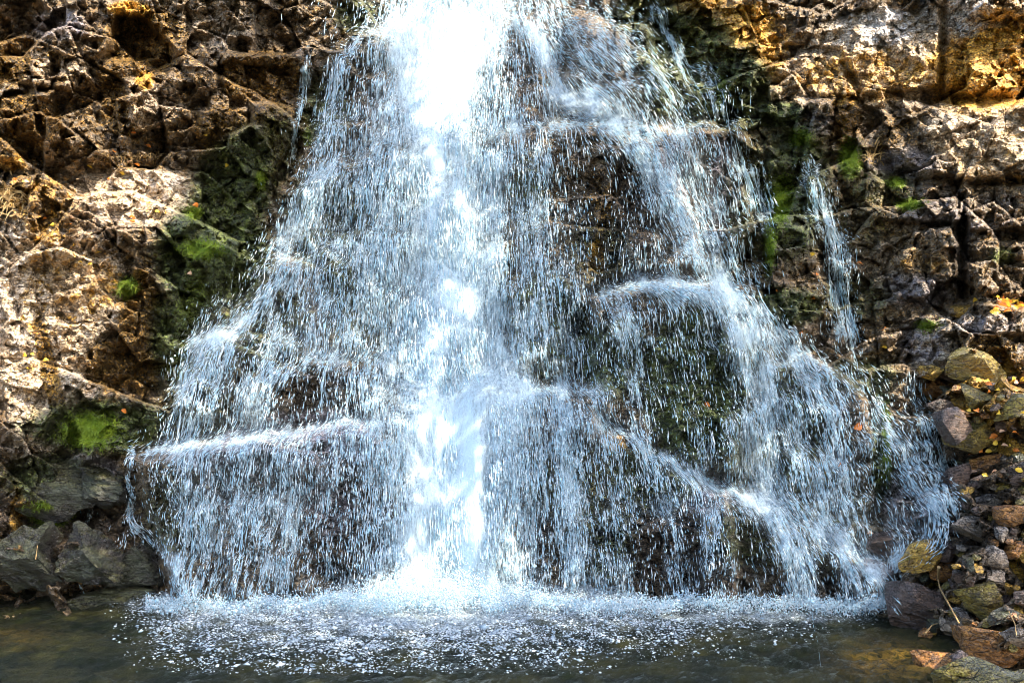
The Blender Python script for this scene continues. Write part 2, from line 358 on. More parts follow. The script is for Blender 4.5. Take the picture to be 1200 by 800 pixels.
# right cliff
block([(905,0),(1105,-20),(1100,105),(1010,112),(985,62),(920,52)], .28, .1, .2, edge=7, label='smooth grey slab with the white quartz patch at the upper right')
block([(1110,-20),(1210,-30),(1210,112),(1105,112)], .35, .1, .15, edge=7, label='pale slab with yellow lichen in the upper right corner')
block([(880,62),(925,58),(980,66),(1010,115),(940,112),(880,110)], .18, .2, .1)
block([(830,0),(890,-5),(905,30),(900,55),(850,60),(825,30)], .05, .3, -.3)
block([(1022,135),(1070,118),(1215,122),(1215,212),(1130,214),(1060,200),(1035,180)], .45, .1, .1, edge=8, rnd=.35, label='big rounded grey boulder set in the right cliff below the yellow lichen')
block([(882,120),(935,116),(975,120),(980,160),(950,172),(915,150)], .25, -.1, .3, label='dark green sloping slab right of the highest side trickle')
block([(975,112),(1006,118),(1010,170),(985,168)], .20, .3, 0)
block([(992,222),(1020,206),(1062,216),(1130,222),(1128,262),(1060,262),(1000,255)], .35, .1, .1, rnd=.3, label='low ledge of brown rock under the big rounded grey boulder')
block([(1126,218),(1215,214),(1215,268),(1135,272)], .42, .1, .1, label='split grey block at the right edge under the big rounded grey boulder')
block([(1030,275),(1108,268),(1118,330),(1080,352),(1018,345)], .25, .1, .2, rnd=.3, label='ochre tinged face below the brown ledge on the right cliff')
block([(1140,280),(1215,278),(1215,350),(1142,345)], .30, .1, .2, rnd=.2)
block([(1119,225),(1132,225),(1134,350),(1122,350)], -.5)
block([(1075,372),(1130,352),(1215,362),(1215,392),(1110,392)], .35, .1, -.1, edge=4, label='flat slab of grey rock scattered with fallen leaves on the right bank')
block([(1062,385),(1130,395),(1120,440),(1070,450)], .10, .1, .5)
block([(900,175),(935,168),(975,190),(960,330),(905,322),(895,250)], .25, -.1, 0, rnd=.4, label='narrow brown rock rib left of the right side trickle')
block([(905,328),(975,322),(978,382),(930,392)], .35, .1, .1, label='dark squared block at the left of the right side trickle')
block([(1000,330),(1060,340),(1080,372),(1050,400),(1000,395)], .20, .1, .2)
# blocks in the bed of the fall
G = 'boulder'
block([(585,163),(620,145),(700,142),(768,162),(812,225),(830,318),(740,322),(690,345),(640,420),(600,440),(578,300)], .85, 0, .05, 14, .25, 'rounded brown boulder high in the fall, right of the brightest column of water', G)
block([(690,346),(760,330),(850,332),(884,410),(866,560),(770,545),(700,480)], 1.0, .1, 0, 12, .25, 'green black boulder under the wide white ledge right of centre', G)
block([(866,410),(930,402),(1008,450),(1040,560),(1000,636),(905,590),(872,500)], .6, 0, 0, 10, .25, 'brown boulder right of the green black boulder with an orange leaf on it', G)
block([(1008,448),(1050,440),(1085,490),(1110,570),(1045,600),(1030,520)], .3, 0, .1, 9, .4)
block([(572,468),(640,453),(702,468),(686,700),(556,705)], .75, 0, 0, 12, .25, 'low brown boulder touching the foot of the brightest column of water on its right', G)
block([(690,485),(760,530),(858,584),(872,715),(682,715)], .75, .1, 0, 12, .25, 'mauve shouldered boulder at the pool, second of the low ones right of centre', G)
block([(822,600),(880,582),(950,610),(1030,672),(1030,722),(822,722)], .6, 0, 0, 10, .25, 'dark boulder at the pool edge close to the loose rocks on the right', G)
block([(240,398),(330,302),(400,312),(436,410),(330,432),(282,500),(196,480)], .55, 0, 0, 12, .25, 'stepped boulder beside the dark mossy hump in the left cascade', G)
block([(300,448),(360,420),(446,425),(456,488),(300,500)], .55, 0, 0, 8, .25, 'small dark arched boulder in the middle of the left cascade', G)
block([(152,535),(250,516),(440,492),(486,560),(474,715),(205,715)], .95, 0, .05, 14, .25, 'broad lilac shelf boulder at the bottom of the left cascade', G)
block([(568,25),(622,18),(648,80),(640,145),(575,150)], .5, 0, 0, 10, .25, 'grey boulder at the top of the fall right of the brightest white water', G)
block([(400,62),(442,48),(472,120),(484,300),(430,370),(352,290),(348,200)], .55, 0, 0, 12, .25, 'tall olive boulder upper left of the brightest column of water', G)
block([(668,18),(760,28),(792,140),(715,138),(660,90)], .5, 0, 0, 10, .25, 'tan boulder near the top of the fall, left of the highest side trickle', G)
block([(778,155),(850,150),(884,250),(868,318),(838,310),(812,220)], .35, 0, 0, 8, .25, 'purple brown boulder on the right shoulder of the fall above the wide white ledge', G)

# flat ledges the water spills over: each juts out at its lip and dies away downwards
LEDGES = [([(392,50),(470,30),(540,24)], .30, 50), ([(570,172),(600,149),(730,146),(862,150)], .42, 80), ([(345,222),(405,192),(450,188)], .30, 60),
 ([(292,318),(350,303),(430,300)], .34, 60), ([(205,404),(270,392),(350,396)], .34, 50), ([(290,447),(350,421),(446,415)], .34, 60), ([(146,532),(250,517),(430,492),(484,490)], .55, 110),
 ([(566,470),(640,455),(712,456)], .42, 110), ([(686,347),(760,331),(870,332),(905,346)], .60, 110), ([(900,376),(960,393),(1046,396)], .25, 40), ([(862,440),(930,421),(1064,434)], .40, 80),
 ([(686,484),(760,526),(860,580),(955,586)], .42, 100), ([(905,642),(960,640),(1036,664)], .30, 60), ([(188,458),(240,446),(292,452)], .22, 40), ([(375,352),(470,341)], .18, 50), ([(1010,508),(1060,520),(1100,516)], .28, 50),
 ([(660,92),(720,100),(800,76)], .3, 50), ([(740,400),(820,395),(866,405)], .15, 40), ([(590,250),(660,262)], .14, 50), ([(700,600),(780,612)], .2, 50), ([(210,600),(300,585),(380,600)], .2, 60),
 ([(930,470),(1000,480)], .2, 50), ([(860,520),(960,530),(1010,545)], .22, 60), ([(430,120),(480,128)], .2, 50), ([(230,345),(280,350)], .2, 40), ([(900,262),(1000,270)], .2, 60), ([(950,302),(1010,304)], .25, 50), ([(890,388),(1000,386)], .25, 30)]
for pl, A_, dec in LEDGES:
    pl = [(float(a), float(b)) for a, b in pl]; xs = np.array([p[0] for p in pl]); ys = np.array([p[1] for p in pl])
    i0 = int((ys.min()-30-gy[0])/STEP); i1 = int((ys.max()+dec+30-gy[0])/STEP); j0 = int((xs[0]-40-gx[0])/STEP); j1 = int((xs[-1]+40-gx[0])/STEP)
    sl = (slice(i0, i1), slice(j0, j1)); Xs, Ys = X[sl], Y[sl]
    xq = wx2[sl]+fbm(Ys/25, Xs/60, 301, 3)*8
    yl = np.interp(xq, xs, ys)+fbm(Xs/30, Xs*0+ys[0], 302, 5)*11
    sv = wy2[sl]-yl; endm = ss(xs[0]-16, xs[0]+8, xq)*(1-ss(xs[-1]-8, xs[-1]+16, xq))
    D[sl] -= A_*endm*ss(-5, 4, sv)*(1-ss(0, dec, sv))**1.2
D += fbm(X/33, Y/33, 60, 4)*.02 + fbm(X/8, Y/8, 61, 4)*.006*calm + fbm(X/3.2, Y/3.2, 62, 2)*.006
if True:   # soften only single-vertex spikes
    D = D*.8+blur(D, 1)*.2

# ---- stains, growth and painted glints, each with a place of its own
def blob(cx, cy, rx, ry, a=0., s=1.):
    u, v = rot(wx*.5+X*.5-cx, wy*.5+Y*.5-cy, math.radians(a)); r = np.sqrt((u/rx)**2+(v/ry)**2)
    return s*(1-ss(.45, 1.25, r))
def mx(*L):
    o = np.zeros(X.shape)
    for b in L: o = np.maximum(o, b)
    return o
left = 1-ss(330, 400, X+(Y-100)*.5)
right = ss(840, 930, X-(Y-100)*.28)
pale = mx(blob(165,122,32,38), blob(200,115,22,32,0,.6), blob(42,82,32,30,0,.8), blob(88,88,30,22,0,.8), blob(160,230,85,40,5,1.), blob(40,390,62,150,-10,1.), blob(110,350,42,70,20,.75),
          blob(90,300,50,40,0,.8), blob(110,440,45,30,-30,.8), blob(80,40,50,40,0,.55), blob(250,30,60,40,0,.5), blob(40,520,40,25,0,.5),
          blob(1050,60,130,60,0,.8), blob(1150,60,90,90,0,1.2), blob(1010,90,110,50,0,.95), blob(1150,165,85,50,0,.75), blob(960,85,70,40,0,.6), blob(900,90,60,30,0,.7), blob(1050,310,60,50,0,.45), blob(1140,380,80,18,0,.6), blob(1090,410,34,36,0,.8), blob(1160,240,60,40,0,.4),
          blob(760,70,60,60,0,.35), blob(600,90,30,60,0,.3))
quartz = mx(blob(1038,32,34,26), blob(1138,14,34,40,0,.9), blob(1100,90,16,10,0,.5), blob(180,116,14,26,0,.35))
ochre = mx(blob(240,560,14,20,0,.6), blob(600,600,16,60,0,.6), blob(835,615,14,12,0,.7), blob(700,300,16,30,0,.5), blob(780,150,10,40,0,.7), blob(960,560,20,30,0,.5), blob(640,90,14,30,0,.5), blob(720,520,20,12,0,.6),blob(1010,90,110,44,0,.55), blob(1150,85,90,60,0,.75), blob(1175,40,50,50,0,.6), blob(860,55,80,66,0,.75), blob(1150,180,90,50,0,.35), blob(60,330,60,120,0,.35), blob(110,250,120,50,0,.35),blob(868,30,46,30), blob(1165,50,50,20,-20), blob(1130,90,22,30,0,.9), blob(1155,118,60,10,0,.9), blob(1060,85,50,26,0,.55), blob(700,-20,100,20,0,.4), blob(10,190,30,14,0,.6), blob(45,235,50,50,0,.45),
           blob(170,95,14,14,0,.8), blob(120,340,30,40,0,.5), blob(40,440,60,40,0,.35), blob(150,10,30,12,0,.8), blob(820,0,40,30,0,.8), blob(1160,470,60,60,0,.5), blob(1080,310,40,30,0,.4), blob(20,600,12,60,0,.5), blob(1190,180,30,60,0,.4),
           blob(600,560,30,60,0,.25), blob(700,480,20,20,0,.3), blob(910,480,30,40,0,.3), blob(885,90,60,40,0,.45))
rust = mx(blob(30,145,50,45), blob(133,115,20,50,-10), blob(262,155,42,34), blob(320,150,36,36), blob(305,90,60,36), blob(170,50,60,45), blob(15,70,26,34), blob(165,390,30,90,0,1.), blob(160,500,26,20,0,.5), blob(990,140,22,36), blob(60,270,40,25,0,.5),
          blob(130,430,40,40,0,.7), blob(1040,300,50,60,0,.35), blob(1050,160,30,40,0,.5), blob(700,240,30,60,0,.45), blob(1160,440,70,60,0,.7), blob(60,440,12,90,-12,.9), blob(110,100,220,130,0,.45)*left, blob(100,330,110,120,0,.35)*left, blob(150,190,60,14,0,.6), blob(815,430,60,30,0,.3), blob(980,600,40,50,0,.3))
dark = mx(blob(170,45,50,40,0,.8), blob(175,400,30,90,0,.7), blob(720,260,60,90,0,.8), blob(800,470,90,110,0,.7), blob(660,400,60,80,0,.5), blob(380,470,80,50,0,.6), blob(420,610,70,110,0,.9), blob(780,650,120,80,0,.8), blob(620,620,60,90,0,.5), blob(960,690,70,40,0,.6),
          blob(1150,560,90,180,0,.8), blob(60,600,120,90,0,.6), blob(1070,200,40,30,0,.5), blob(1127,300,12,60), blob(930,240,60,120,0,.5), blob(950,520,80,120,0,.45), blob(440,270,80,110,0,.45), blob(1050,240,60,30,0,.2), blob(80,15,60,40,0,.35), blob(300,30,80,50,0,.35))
moss = mx(blob(270,230,60,110,25,.75), blob(215,400,50,70,0,.75), blob(800,60,80,70,0,.7), blob(860,100,60,60,0,.75), blob(930,220,60,110,0,.65), blob(420,340,60,90,0,.6), blob(560,380,60,80,0,.5), blob(120,500,120,40,0,.7),blob(620,230,30,70,0,.6), blob(660,560,100,60,0,.5), blob(300,560,120,60,0,.4), blob(900,500,90,120,0,.6), blob(760,560,90,50,0,.6), blob(1000,350,60,40,0,.5), blob(300,380,90,80,0,.55), blob(380,260,60,90,0,.6),blob(315,180,50,70,20,.5), blob(200,380,30,60,0,.6), blob(910,190,70,70,0,.5), blob(1030,220,60,30,0,.5), blob(870,130,60,40,0,.6),blob(250,300,80,80,-30), blob(380,130,40,60,0,.6), blob(820,450,80,110,0,.95), blob(720,420,60,60,0,.7), blob(640,380,60,80,0,.7), blob(800,110,60,50,0,.75), blob(910,135,40,20), blob(700,300,60,60,0,.4), blob(430,260,60,110,0,.45), blob(590,350,60,80,0,.4), blob(920,360,60,30,0,.7), blob(120,500,80,40,0,.8), blob(60,560,80,40,0,.6),
          blob(880,240,50,100,0,.5), blob(1010,440,60,30,0,.55), blob(1000,260,60,60,0,.4), blob(450,60,80,40,0,.4), blob(700,620,60,90,0,.5), blob(960,600,80,90,0,.5), blob(230,470,60,80,0,.5), blob(880,620,80,60,0,.5), blob(420,20,40,30,0,.6), blob(760,20,60,40,0,.6), blob(210,600,60,80,0,.5), blob(1030,520,12,90,0,.8))
bright = mx(blob(228,250,14,10,0,.8), blob(238,295,30,12,0,.9), blob(225,350,20,40,30,.55), blob(150,335,14,14,0,.7), blob(105,500,40,22,-20,.9), blob(62,600,30,20,-10,.9), blob(915,235,16,36,15,.95), blob(900,290,8,50,0,.6), blob(995,190,18,26,0,.8), blob(1050,215,14,8,0,.9), blob(1065,240,18,8,0,.8), blob(935,160,16,14,0,.5),
            blob(845,110,8,30,0,.7), blob(305,210,8,14,0,.8), blob(360,160,8,16,0,.6), blob(1038,520,5,60,-5,.7), blob(1085,380,14,8,0,.6), blob(860,50,40,20,0,.25), blob(1175,300,20,14,0,.5))
lilac = mx(blob(1090,245,60,40,0,.4), blob(1160,250,50,40,0,.35), blob(950,145,40,24,0,.5), blob(1060,190,60,26,0,.55), blob(1070,340,60,30,0,.5), blob(1150,380,60,16,0,.5), blob(70,30,50,26,0,.5), blob(190,120,30,30,0,.3), blob(120,260,60,30,0,.35),blob(330,520,150,40,-8,.9), blob(300,570,130,50,0,.7), blob(810,570,80,30,25,.9), blob(790,200,40,50,0,.6), blob(850,220,30,70,0,.6), blob(610,600,40,100,0,.4), blob(1080,400,40,40,0,.5), blob(390,600,40,40,0,.5), blob(100,555,50,30,0,.7), blob(1060,590,50,50,0,.5), blob(870,360,60,20,0,.5))  # lilac rock tones, plus glints of the right cliff painted into the colour
MASK = dict(warm=1-.75*inbed, pale=pale, quartz=quartz, ochre=ochre, rust=rust, dark=dark, moss=moss, bright=bright, lilac=lilac)

V = P3(X, Y, D).reshape(-1, 3)
ny, nx = X.shape
idx = np.arange(ny*nx).reshape(ny, nx)
quads = np.stack([idx[:-1,:-1], idx[1:,:-1], idx[1:,1:], idx[:-1,1:]], -1).reshape(-1, 4)
owner = np.zeros((ny, nx), int)
for k, (sl, s, label, cat) in enumerate(BL):
    o_ = owner[sl]; o_[s > 0] = k+1; owner[sl] = o_
fo = owner[:-1,:-1].ravel()
def sub_mesh(name, sel):
    q = quads[sel]; u, inv = np.unique(q, return_inverse=True)
    return mesh_np(name, V[u], inv.reshape(-1, 4), M_CLIFF, False, {k: a.ravel()[u] for k, a in MASK.items()})
link('cliff', sub_mesh('cliff', fo == 0), kind='structure')
for k, (sl, s, label, cat) in enumerate(BL):
    if (fo == k+1).any():
        nm = 'boulder' if cat == 'boulder' else 'rock_outcrop'
        link(nm, sub_mesh(nm, fo == k+1), label=label, cat='boulder' if cat == 'boulder' else 'rock outcrop',
             group='boulders in the bed of the waterfall' if cat == 'boulder' else 'outcrops of the cliff beside the fall')

def Dat(x, y, A=None):                       # bilinear lookup of the rock distance
    A = D if A is None else A
    u = np.clip((np.asarray(x, float)-gx[0])/STEP, 0, nx-1.001); v = np.clip((np.asarray(y, float)-gy[0])/STEP, 0, ny-1.001)
    i = u.astype(int); j = v.astype(int); a = u-i; b = v-j
    return (A[j,i]*(1-a)+A[j,i+1]*a)*(1-b)+(A[j+1,i]*(1-a)+A[j+1,i+1]*a)*b

# ------------------------------------------------------------------ ground and pool
me = mesh_np('ground', np.array([[-150,-150,-.9],[150,-150,-.9],[150,150,-.9],[-150,150,-.9]]), np.array([[0,1,2,3]]), simple('river_bed', (.10,.085,.06), .9))
link('ground', me, kind='structure')
def pool():
    xs = np.concatenate([[-60,-30], np.arange(-13, 13, .045), [30,60]]); ys = np.concatenate([[-40,-10,2,5], np.arange(6.8, 13.6, .045)])
    PX, PY = np.meshgrid(xs, ys)
    ix = 600+PX/np.maximum(PY, .5)*F; iy = HY+HC/np.maximum(PY, .5)*F
    # foam: thick near the foot of the fall, breaking up towards the camera
    edge = 792-.00020*(ix-430)**2+fbm(PX*.8, PY*.8, 5)*16
    foam = (1-ss(-120, 14, iy-edge))*ss(60, 230, ix)*(1-ss(1010, 1090, ix))
    foam *= .80+.35*np.exp(-((ix-500)/330)**2-((iy-700)/60)**2)
    foam = np.maximum(foam, np.exp(-((ix-505)/95)**2-((iy-705)/17)**2)*1.6)
    foam = np.maximum(foam, .7*np.exp(-((ix-880)/190)**2-((iy-722)/10)**2))
    och = np.exp(-((ix-1040)/50)**2-((iy-775)/22)**2)+.35*np.exp(-((ix-20)/40)**2-((iy-745)/12)**2)
    near = ss(4, 7, PY)*ss(13, 11, np.abs(PX)) if False else ss(4, 7, PY)
    Z = near*(fbm(PX*1.1, PY*1.6, 8, 3)*.035+fbm(PX*4, PY*6, 9, 4)*.045+np.abs(fbm(PX*9, PY*12, 10, 3))*.03*(.35+foam))
    Z += .22*np.exp(-((PX+1.3)/1.0)**2-((PY-11.7)/.55)**2)+.10*np.exp(-((PX-.5)/4.5)**2-((PY-12.1)/.6)**2)
    Vp = np.stack([PX, PY, Z], -1).reshape(-1, 3); a, b = PX.shape; id_ = np.arange(a*b).reshape(a, b)
    q = np.stack([id_[:-1,:-1], id_[:-1,1:], id_[1:,1:], id_[1:,:-1]], -1).reshape(-1, 4)
    link('pool_water', mesh_np('pool_water', Vp, q, M_POOL, True, {'foam': foam, 'ochre': och}), kind='structure')
pool()

# ------------------------------------------------------------------ falling water
# strokes: points (x, y, half width, amount) and which stream they belong to
S_MAIN, S_LEFT, S_RIGHT, S_T1, S_T2, S_T3, S_T4, S_T5 = range(8)
ST = [
 (S_MAIN, [(560,-60,45,1.2),(530,10,46,1.5),(516,60,42,1.6),(516,150,34,1.5),(520,300,38,1.0),(528,430,52,1.0),(530,560,62,1.0),(530,700,74,.95)]),
 (S_MAIN, [(560,-60,70,.7),(520,40,75,.7),(500,150,80,.55),(490,300,90,.45),(500,430,100,.55),(505,700,110,.55)]),
 (S_MAIN, [(520,0,28,1.2),(478,40,22,1.4),(478,90,16,1.0)]),
 (S_MAIN, [(560,430,30,.6),(590,462,22,.8),(600,560,26,.6),(600,690,26,.4)]),
 (S_MAIN, [(520,430,40,.7),(560,456,24,.9),(640,456,8,.9),(700,458,5,.6)]),
 (S_MAIN, [(655,462,18,.7),(668,560,16,.7),(672,690,16,.6)]),
 (S_MAIN, [(578,150,16,.5),(572,300,20,.55),(578,440,20,.5)]),
 (S_MAIN, [(625,462,20,.35),(632,690,20,.2)]),
 (S_LEFT, [(480,30,8,.8),(430,38,6,.8),(402,58,10,.7),(388,130,16,.6),(375,210,22,.7),(350,260,20,.7),(330,310,20,.6)]),
 (S_LEFT, [(440,100,30,.35),(420,230,46,.45),(390,330,50,.45),(370,400,40,.4)]),
 (S_LEFT, [(405,180,8,.8),(372,216,10,.9),(350,262,14,.7)]),
 (S_LEFT, [(352,305,8,1.),(312,345,11,1.),(270,388,9,1.),(225,402,7,.8)]),
 (S_LEFT, [(255,400,26,.7),(235,450,30,.8),(220,505,26,.7)]),
 (S_LEFT, [(340,340,24,.5),(320,400,26,.6),(300,470,20,.8),(282,510,14,.7)]),
 (S_LEFT, [(446,416,5,.8),(370,418,7,.9),(325,442,9,.9),(302,480,10,.8)]),
 (S_LEFT, [(430,490,8,.5),(340,508,8,.7),(250,518,8,.8),(155,530,6,.7)]),
 (S_LEFT, [(300,520,60,.35),(290,600,70,.5),(270,690,60,.35)]),
 (S_LEFT, [(215,530,24,.5),(225,600,20,.7),(222,690,18,.7)]),
 (S_LEFT, [(350,520,20,.6),(340,580,18,.8),(330,690,16,.6)]),
 (S_LEFT, [(151,532,4,1.1),(151,575,5,1.1),(152,612,9,.9),(175,630,5,1.),(204,658,6,1.1),(206,695,10,.9)]),
 (S_LEFT, [(440,500,30,.35),(445,600,26,.25),(450,690,30,.3)]),
 (S_RIGHT, [(560,10,24,.8),(600,18,7,1.2),(632,50,8,1.2),(650,100,9,1.2),(668,118,13,1.3),(700,122,16,1.3),(730,150,14,.9)]),
 (S_RIGHT, [(600,70,26,.35),(590,150,26,.5),(575,250,30,.35),(590,400,34,.3)]),
 (S_RIGHT, [(575,170,5,1.1),(590,152,6,1.2),(640,146,4,1.),(720,146,5,.9),(770,158,6,.7)]),
 (S_RIGHT, [(700,128,20,.7),(745,170,24,.75),(790,230,24,.75),(822,290,20,.8),(845,330,14,1.)]),
 (S_RIGHT, [(640,60,40,.3),(720,90,34,.3),(760,140,24,.25)]),
 (S_RIGHT, [(650,10,50,.4),(720,60,50,.42),(790,120,30,.35)]),
 (S_RIGHT, [(790,150,34,.45),(825,230,30,.45),(850,325,26,.5)]),
 (S_RIGHT, [(600,20,40,.3),(620,90,40,.35)]),
 (S_RIGHT, [(850,110,16,.4),(858,170,18,.35),(868,250,16,.4),(880,330,16,.4)]),
 (S_RIGHT, [(620,180,40,.35),(640,260,50,.35),(620,380,60,.4),(640,450,50,.4)]),
 (S_RIGHT, [(745,240,24,.25),(735,310,26,.25)]),
 (S_RIGHT, [(700,344,5,.8),(750,332,8,1.1),(800,340,14,1.2),(860,345,12,1.1),(900,372,10,.8)]),
 (S_RIGHT, [(715,352,12,.5),(735,380,16,.7),(745,440,14,.6),(760,520,16,.3)]),
 (S_RIGHT, [(860,350,22,.9),(880,400,24,.9),(890,470,22,.9),(895,560,22,.7),(900,600,20,.8)]),
 (S_RIGHT, [(900,380,18,.7),(940,420,18,.8),(970,480,18,.7),(985,570,20,.5),(1000,640,22,.5)]),
 (S_RIGHT, [(800,360,30,.25),(815,440,36,.22),(820,540,30,.25)]),
 (S_RIGHT, [(920,460,20,.5),(945,540,18,.6),(960,620,20,.4)]),
 (S_RIGHT, [(690,480,5,.7),(740,512,6,.8),(800,552,7,.8),(860,578,9,1.),(900,592,12,1.1)]),
 (S_RIGHT, [(900,594,14,1.1),(928,640,18,1.),(945,712,20,.9)]),
 (S_RIGHT, [(700,500,16,.35),(715,600,22,.3),(720,700,24,.35)]),
 (S_RIGHT, [(760,530,16,.45),(780,600,14,.5),(800,700,14,.6)]),
 (S_RIGHT, [(830,590,20,.3),(830,700,24,.25)]),
 (S_RIGHT, [(920,590,14,.6),(975,630,14,.8),(1030,672,12,1.),(1046,712,9,1.1)]),
 (S_RIGHT, [(985,640,20,.5),(1000,700,20,.5)]),
 (S_RIGHT, [(1020,470,5,1.),(1045,510,9,1.),(1075,560,13,1.),(1108,598,14,1.),(1090,640,12,.9),(1050,655,10,.9)]),
 (S_RIGHT, [(1068,445,8,.7),(1085,490,12,.6),(1102,540,14,.8),(1112,585,12,.9)]),
 (S_LEFT, [(100,556,3,.5),(104,580,5,.6),(101,600,5,.5),(98,640,3,.4),(96,690,4,.35)]),
 (S_LEFT, [(140,628,6,.4),(140,680,6,.3)]),
 (S_T1, [(359,58,3,.9),(357,90,4,1.),(350,130,4,.9),(343,178,4,.9)]),
 (S_T2, [(764,8,4,1.3),(775,26,5,1.3),(790,52,4,1.3),(796,66,7,1.2),(798,78,8,.9)]),
 (S_T3, [(800,76,4,.7),(826,82,6,1.),(832,104,9,.8),(838,130,7,.7)]),
 (S_T4, [(948,196,10,.7),(962,240,14,1.),(974,270,14,1.),(982,304,13,1.),(984,340,15,1.),(990,386,14,.9),(996,408,12,1.)]),
 (S_T5, [(862,168,8,.7),(874,200,12,.9),(888,236,14,.8),(896,262,9,.6)]),
 (S_T5, [(888,182,2,.8),(898,215,2.5,.8),(904,250,2.5,.8)]),
]
RX, RY = np.meshgrid(np.arange(0, 1180, 1.)+60-60, np.arange(-60, 730, 1.))
dens = np.zeros(RX.shape); fxm = np.zeros(RX.shape); fym = np.full(RX.shape, 1e-3); own = np.zeros(RX.shape, int); ownw = np.full(RX.shape, 1e-4)
rwx = RX+fbm(RX/22, RY/22, 81, 4)*6; rwy = RY+fbm(RX/22, RY/22+50, 82, 4)*6
for sid, pts in ST:
    for a, b in zip(pts[:-1], pts[1:]):
        mg = 3*max(a[2], b[2])+10
        i0 = int(max(0, min(a[1], b[1])-mg+60)); i1 = int(max(a[1], b[1])+mg+60); j0 = int(max(0, min(a[0], b[0])-mg)); j1 = int(max(a[0], b[0])+mg)
        sl = (slice(i0, i1), slice(j0, j1))
        d, t = seg_d(rwx[sl], rwy[sl], a[0], a[1], b[0], b[1])
        wd = a[2]*(1-t)+b[2]*t; am = a[3]*(1-t)+b[3]*t
        if sid == S_LEFT: am = am*.72
        elif sid == S_RIGHT: am = am*.88
        g = am*np.exp(-(d/wd)**2)
        L = math.hypot(b[0]-a[0], b[1]-a[1]); tx, ty = (b[0]-a[0])/L, (b[1]-a[1])/L
        fxm[sl] += g*tx; fym[sl] += g*ty
        m = g > ownw[sl]; o_ = own[sl]; o_[m] = sid; own[sl] = o_; q_ = ownw[sl]; q_[m] = g[m]; ownw[sl] = q_
        dens[sl] = np.maximum(dens[sl], g)+.25*np.minimum(dens[sl], g)
fsd = sdf(RX, RY, FALL); curtain = ss(-4, 26, fsd)
gap = np.zeros(RX.shape)
for cx, cy, rx, ry, s in [(700,250,60,85,.8),(690,170,50,16,.5),(800,470,60,80,.75),(420,620,40,80,.75),(780,650,46,60,.65),(370,462,56,26,.7),(640,600,14,80,.4),(960,690,30,26,.6),(750,420,20,50,.5),
        (610,90,18,50,.5),(740,80,50,50,.6),(430,90,24,34,.6),(1040,520,16,60,.5),(880,650,24,40,.6),(230,300,60,60,.6),(950,500,14,40,.4),(180,600,26,50,.5),(800,120,50,30,.85),(1000,420,60,14,.8),(840,230,24,50,.5)]:
    r = np.sqrt(((rwx-cx)/rx)**2+((rwy-cy)/ry)**2); gap = np.maximum(gap, s*(1-ss(.6, 1.2, r)))
clump = np.clip(.55+.9*fbm(RX/16, RY/60, 90, 4), .08, 1.6)
spread0 = (RX-530)/520*.30
curt = (.13+.05*ss(430, 620, RX))*curtain*(1-gap)*clump
edge_l = own.copy()
strg = np.clip(.62+1.25*fbm((RX-spread0*RY)/3.6, RY/34, 97, 4), .03, 1.9)
ledge_line = np.zeros(RX.shape)
for pl, A_, dec in LEDGES:
    xs = [p[0] for p in pl]; ys = [p[1] for p in pl]
    i0 = max(0, int(min(ys)-20+60)); sl = (slice(i0, int(max(ys)+20+60)), slice(int(xs[0]), int(xs[-1])+1)); Xs, Ys = RX[sl], RY[sl]
    yl = np.interp(Xs, xs, ys)+fbm(Xs/30, Xs*0+ys[0], 302, 5)*11
    ledge_line[sl] += A_*1.35*np.exp(-((Ys-yl-1)/3.0)**2)*np.clip(.45+1.3*fbm(Xs/12, Ys/9, 303, 3), .05, 1.5)*ss(xs[0], xs[0]+20, Xs)*(1-ss(xs[-1]-20, xs[-1], Xs))
ledge_line *= ss(0, 20, fsd)
W = np.clip(dens, 0, 2)**1.25*(1-.35*gap)*np.clip(.75+.8*fbm(RX/6, RY/26, 91, 4), .12, 1.6)*np.where(own == S_MAIN, .5+.5*strg, strg)+curt*(.5+.5*strg)+ledge_line
own = np.where((ownw < .05), np.where(RX < 455, S_LEFT, np.where(RX < 600, S_MAIN, S_RIGHT)), own)
spread = (RX-530)/520*.30
fx = fxm+curt*1.4*spread; fy = fym+curt*1.4
nrm = np.hypot(fx, fy); fx /= nrm; fy /= nrm
# the tight ledges slide sideways, but drops still mostly fall
fx = fx*.75+.25*spread; fy = np.maximum(fy, .12)*.75+.25
nrm = np.hypot(fx, fy); fx /= nrm; fy /= nrm

NAMES = {
 S_MAIN: ('waterfall', 'thick white main column of falling water in the middle of the cliff', 'waterfall', None),
 S_LEFT: ('cascade', 'wide lacy cascade of white water fanning down the left of the main column', 'cascade', 'cascades beside the main column'),
 S_RIGHT: ('cascade', 'stepped cascade of white water tumbling over ledges right of the main column', 'cascade', 'cascades beside the main column'),
 S_T1: ('trickle', 'slim ribbon of water over brown blocks high on the left cliff', 'trickle', 'thin side trickles'),
 S_T2: ('trickle', 'short twisting white trickle at the top edge right of the fall', 'trickle', 'thin side trickles'),
 S_T3: ('trickle', 'little fan of water on mossy rock below the short twisting trickle', 'trickle', 'thin side trickles'),
 S_T4: ('trickle', 'tall thin trickle stepping down the right cliff beside a squared dark block', 'trickle', 'thin side trickles'),
 S_T5: ('trickle', 'faint trickle beside bright green moss right of the fall', 'trickle', 'thin side trickles')}
roots = {}
for k, (nm, lb, ct_, gr) in NAMES.items():
    e = bpy.data.objects.new(nm, None); C.objects.link(e); e['label'] = lb; e['category'] = ct_
    if gr: e['group'] = gr
    roots[k] = e
Dsm = np.minimum(blur(D, 2), blur(D, 6))
def lookup(A, x, y): return A[np.clip((y+60).astype(int), 0, A.shape[0]-1), np.clip(x.astype(int), 0, A.shape[1]-1)]
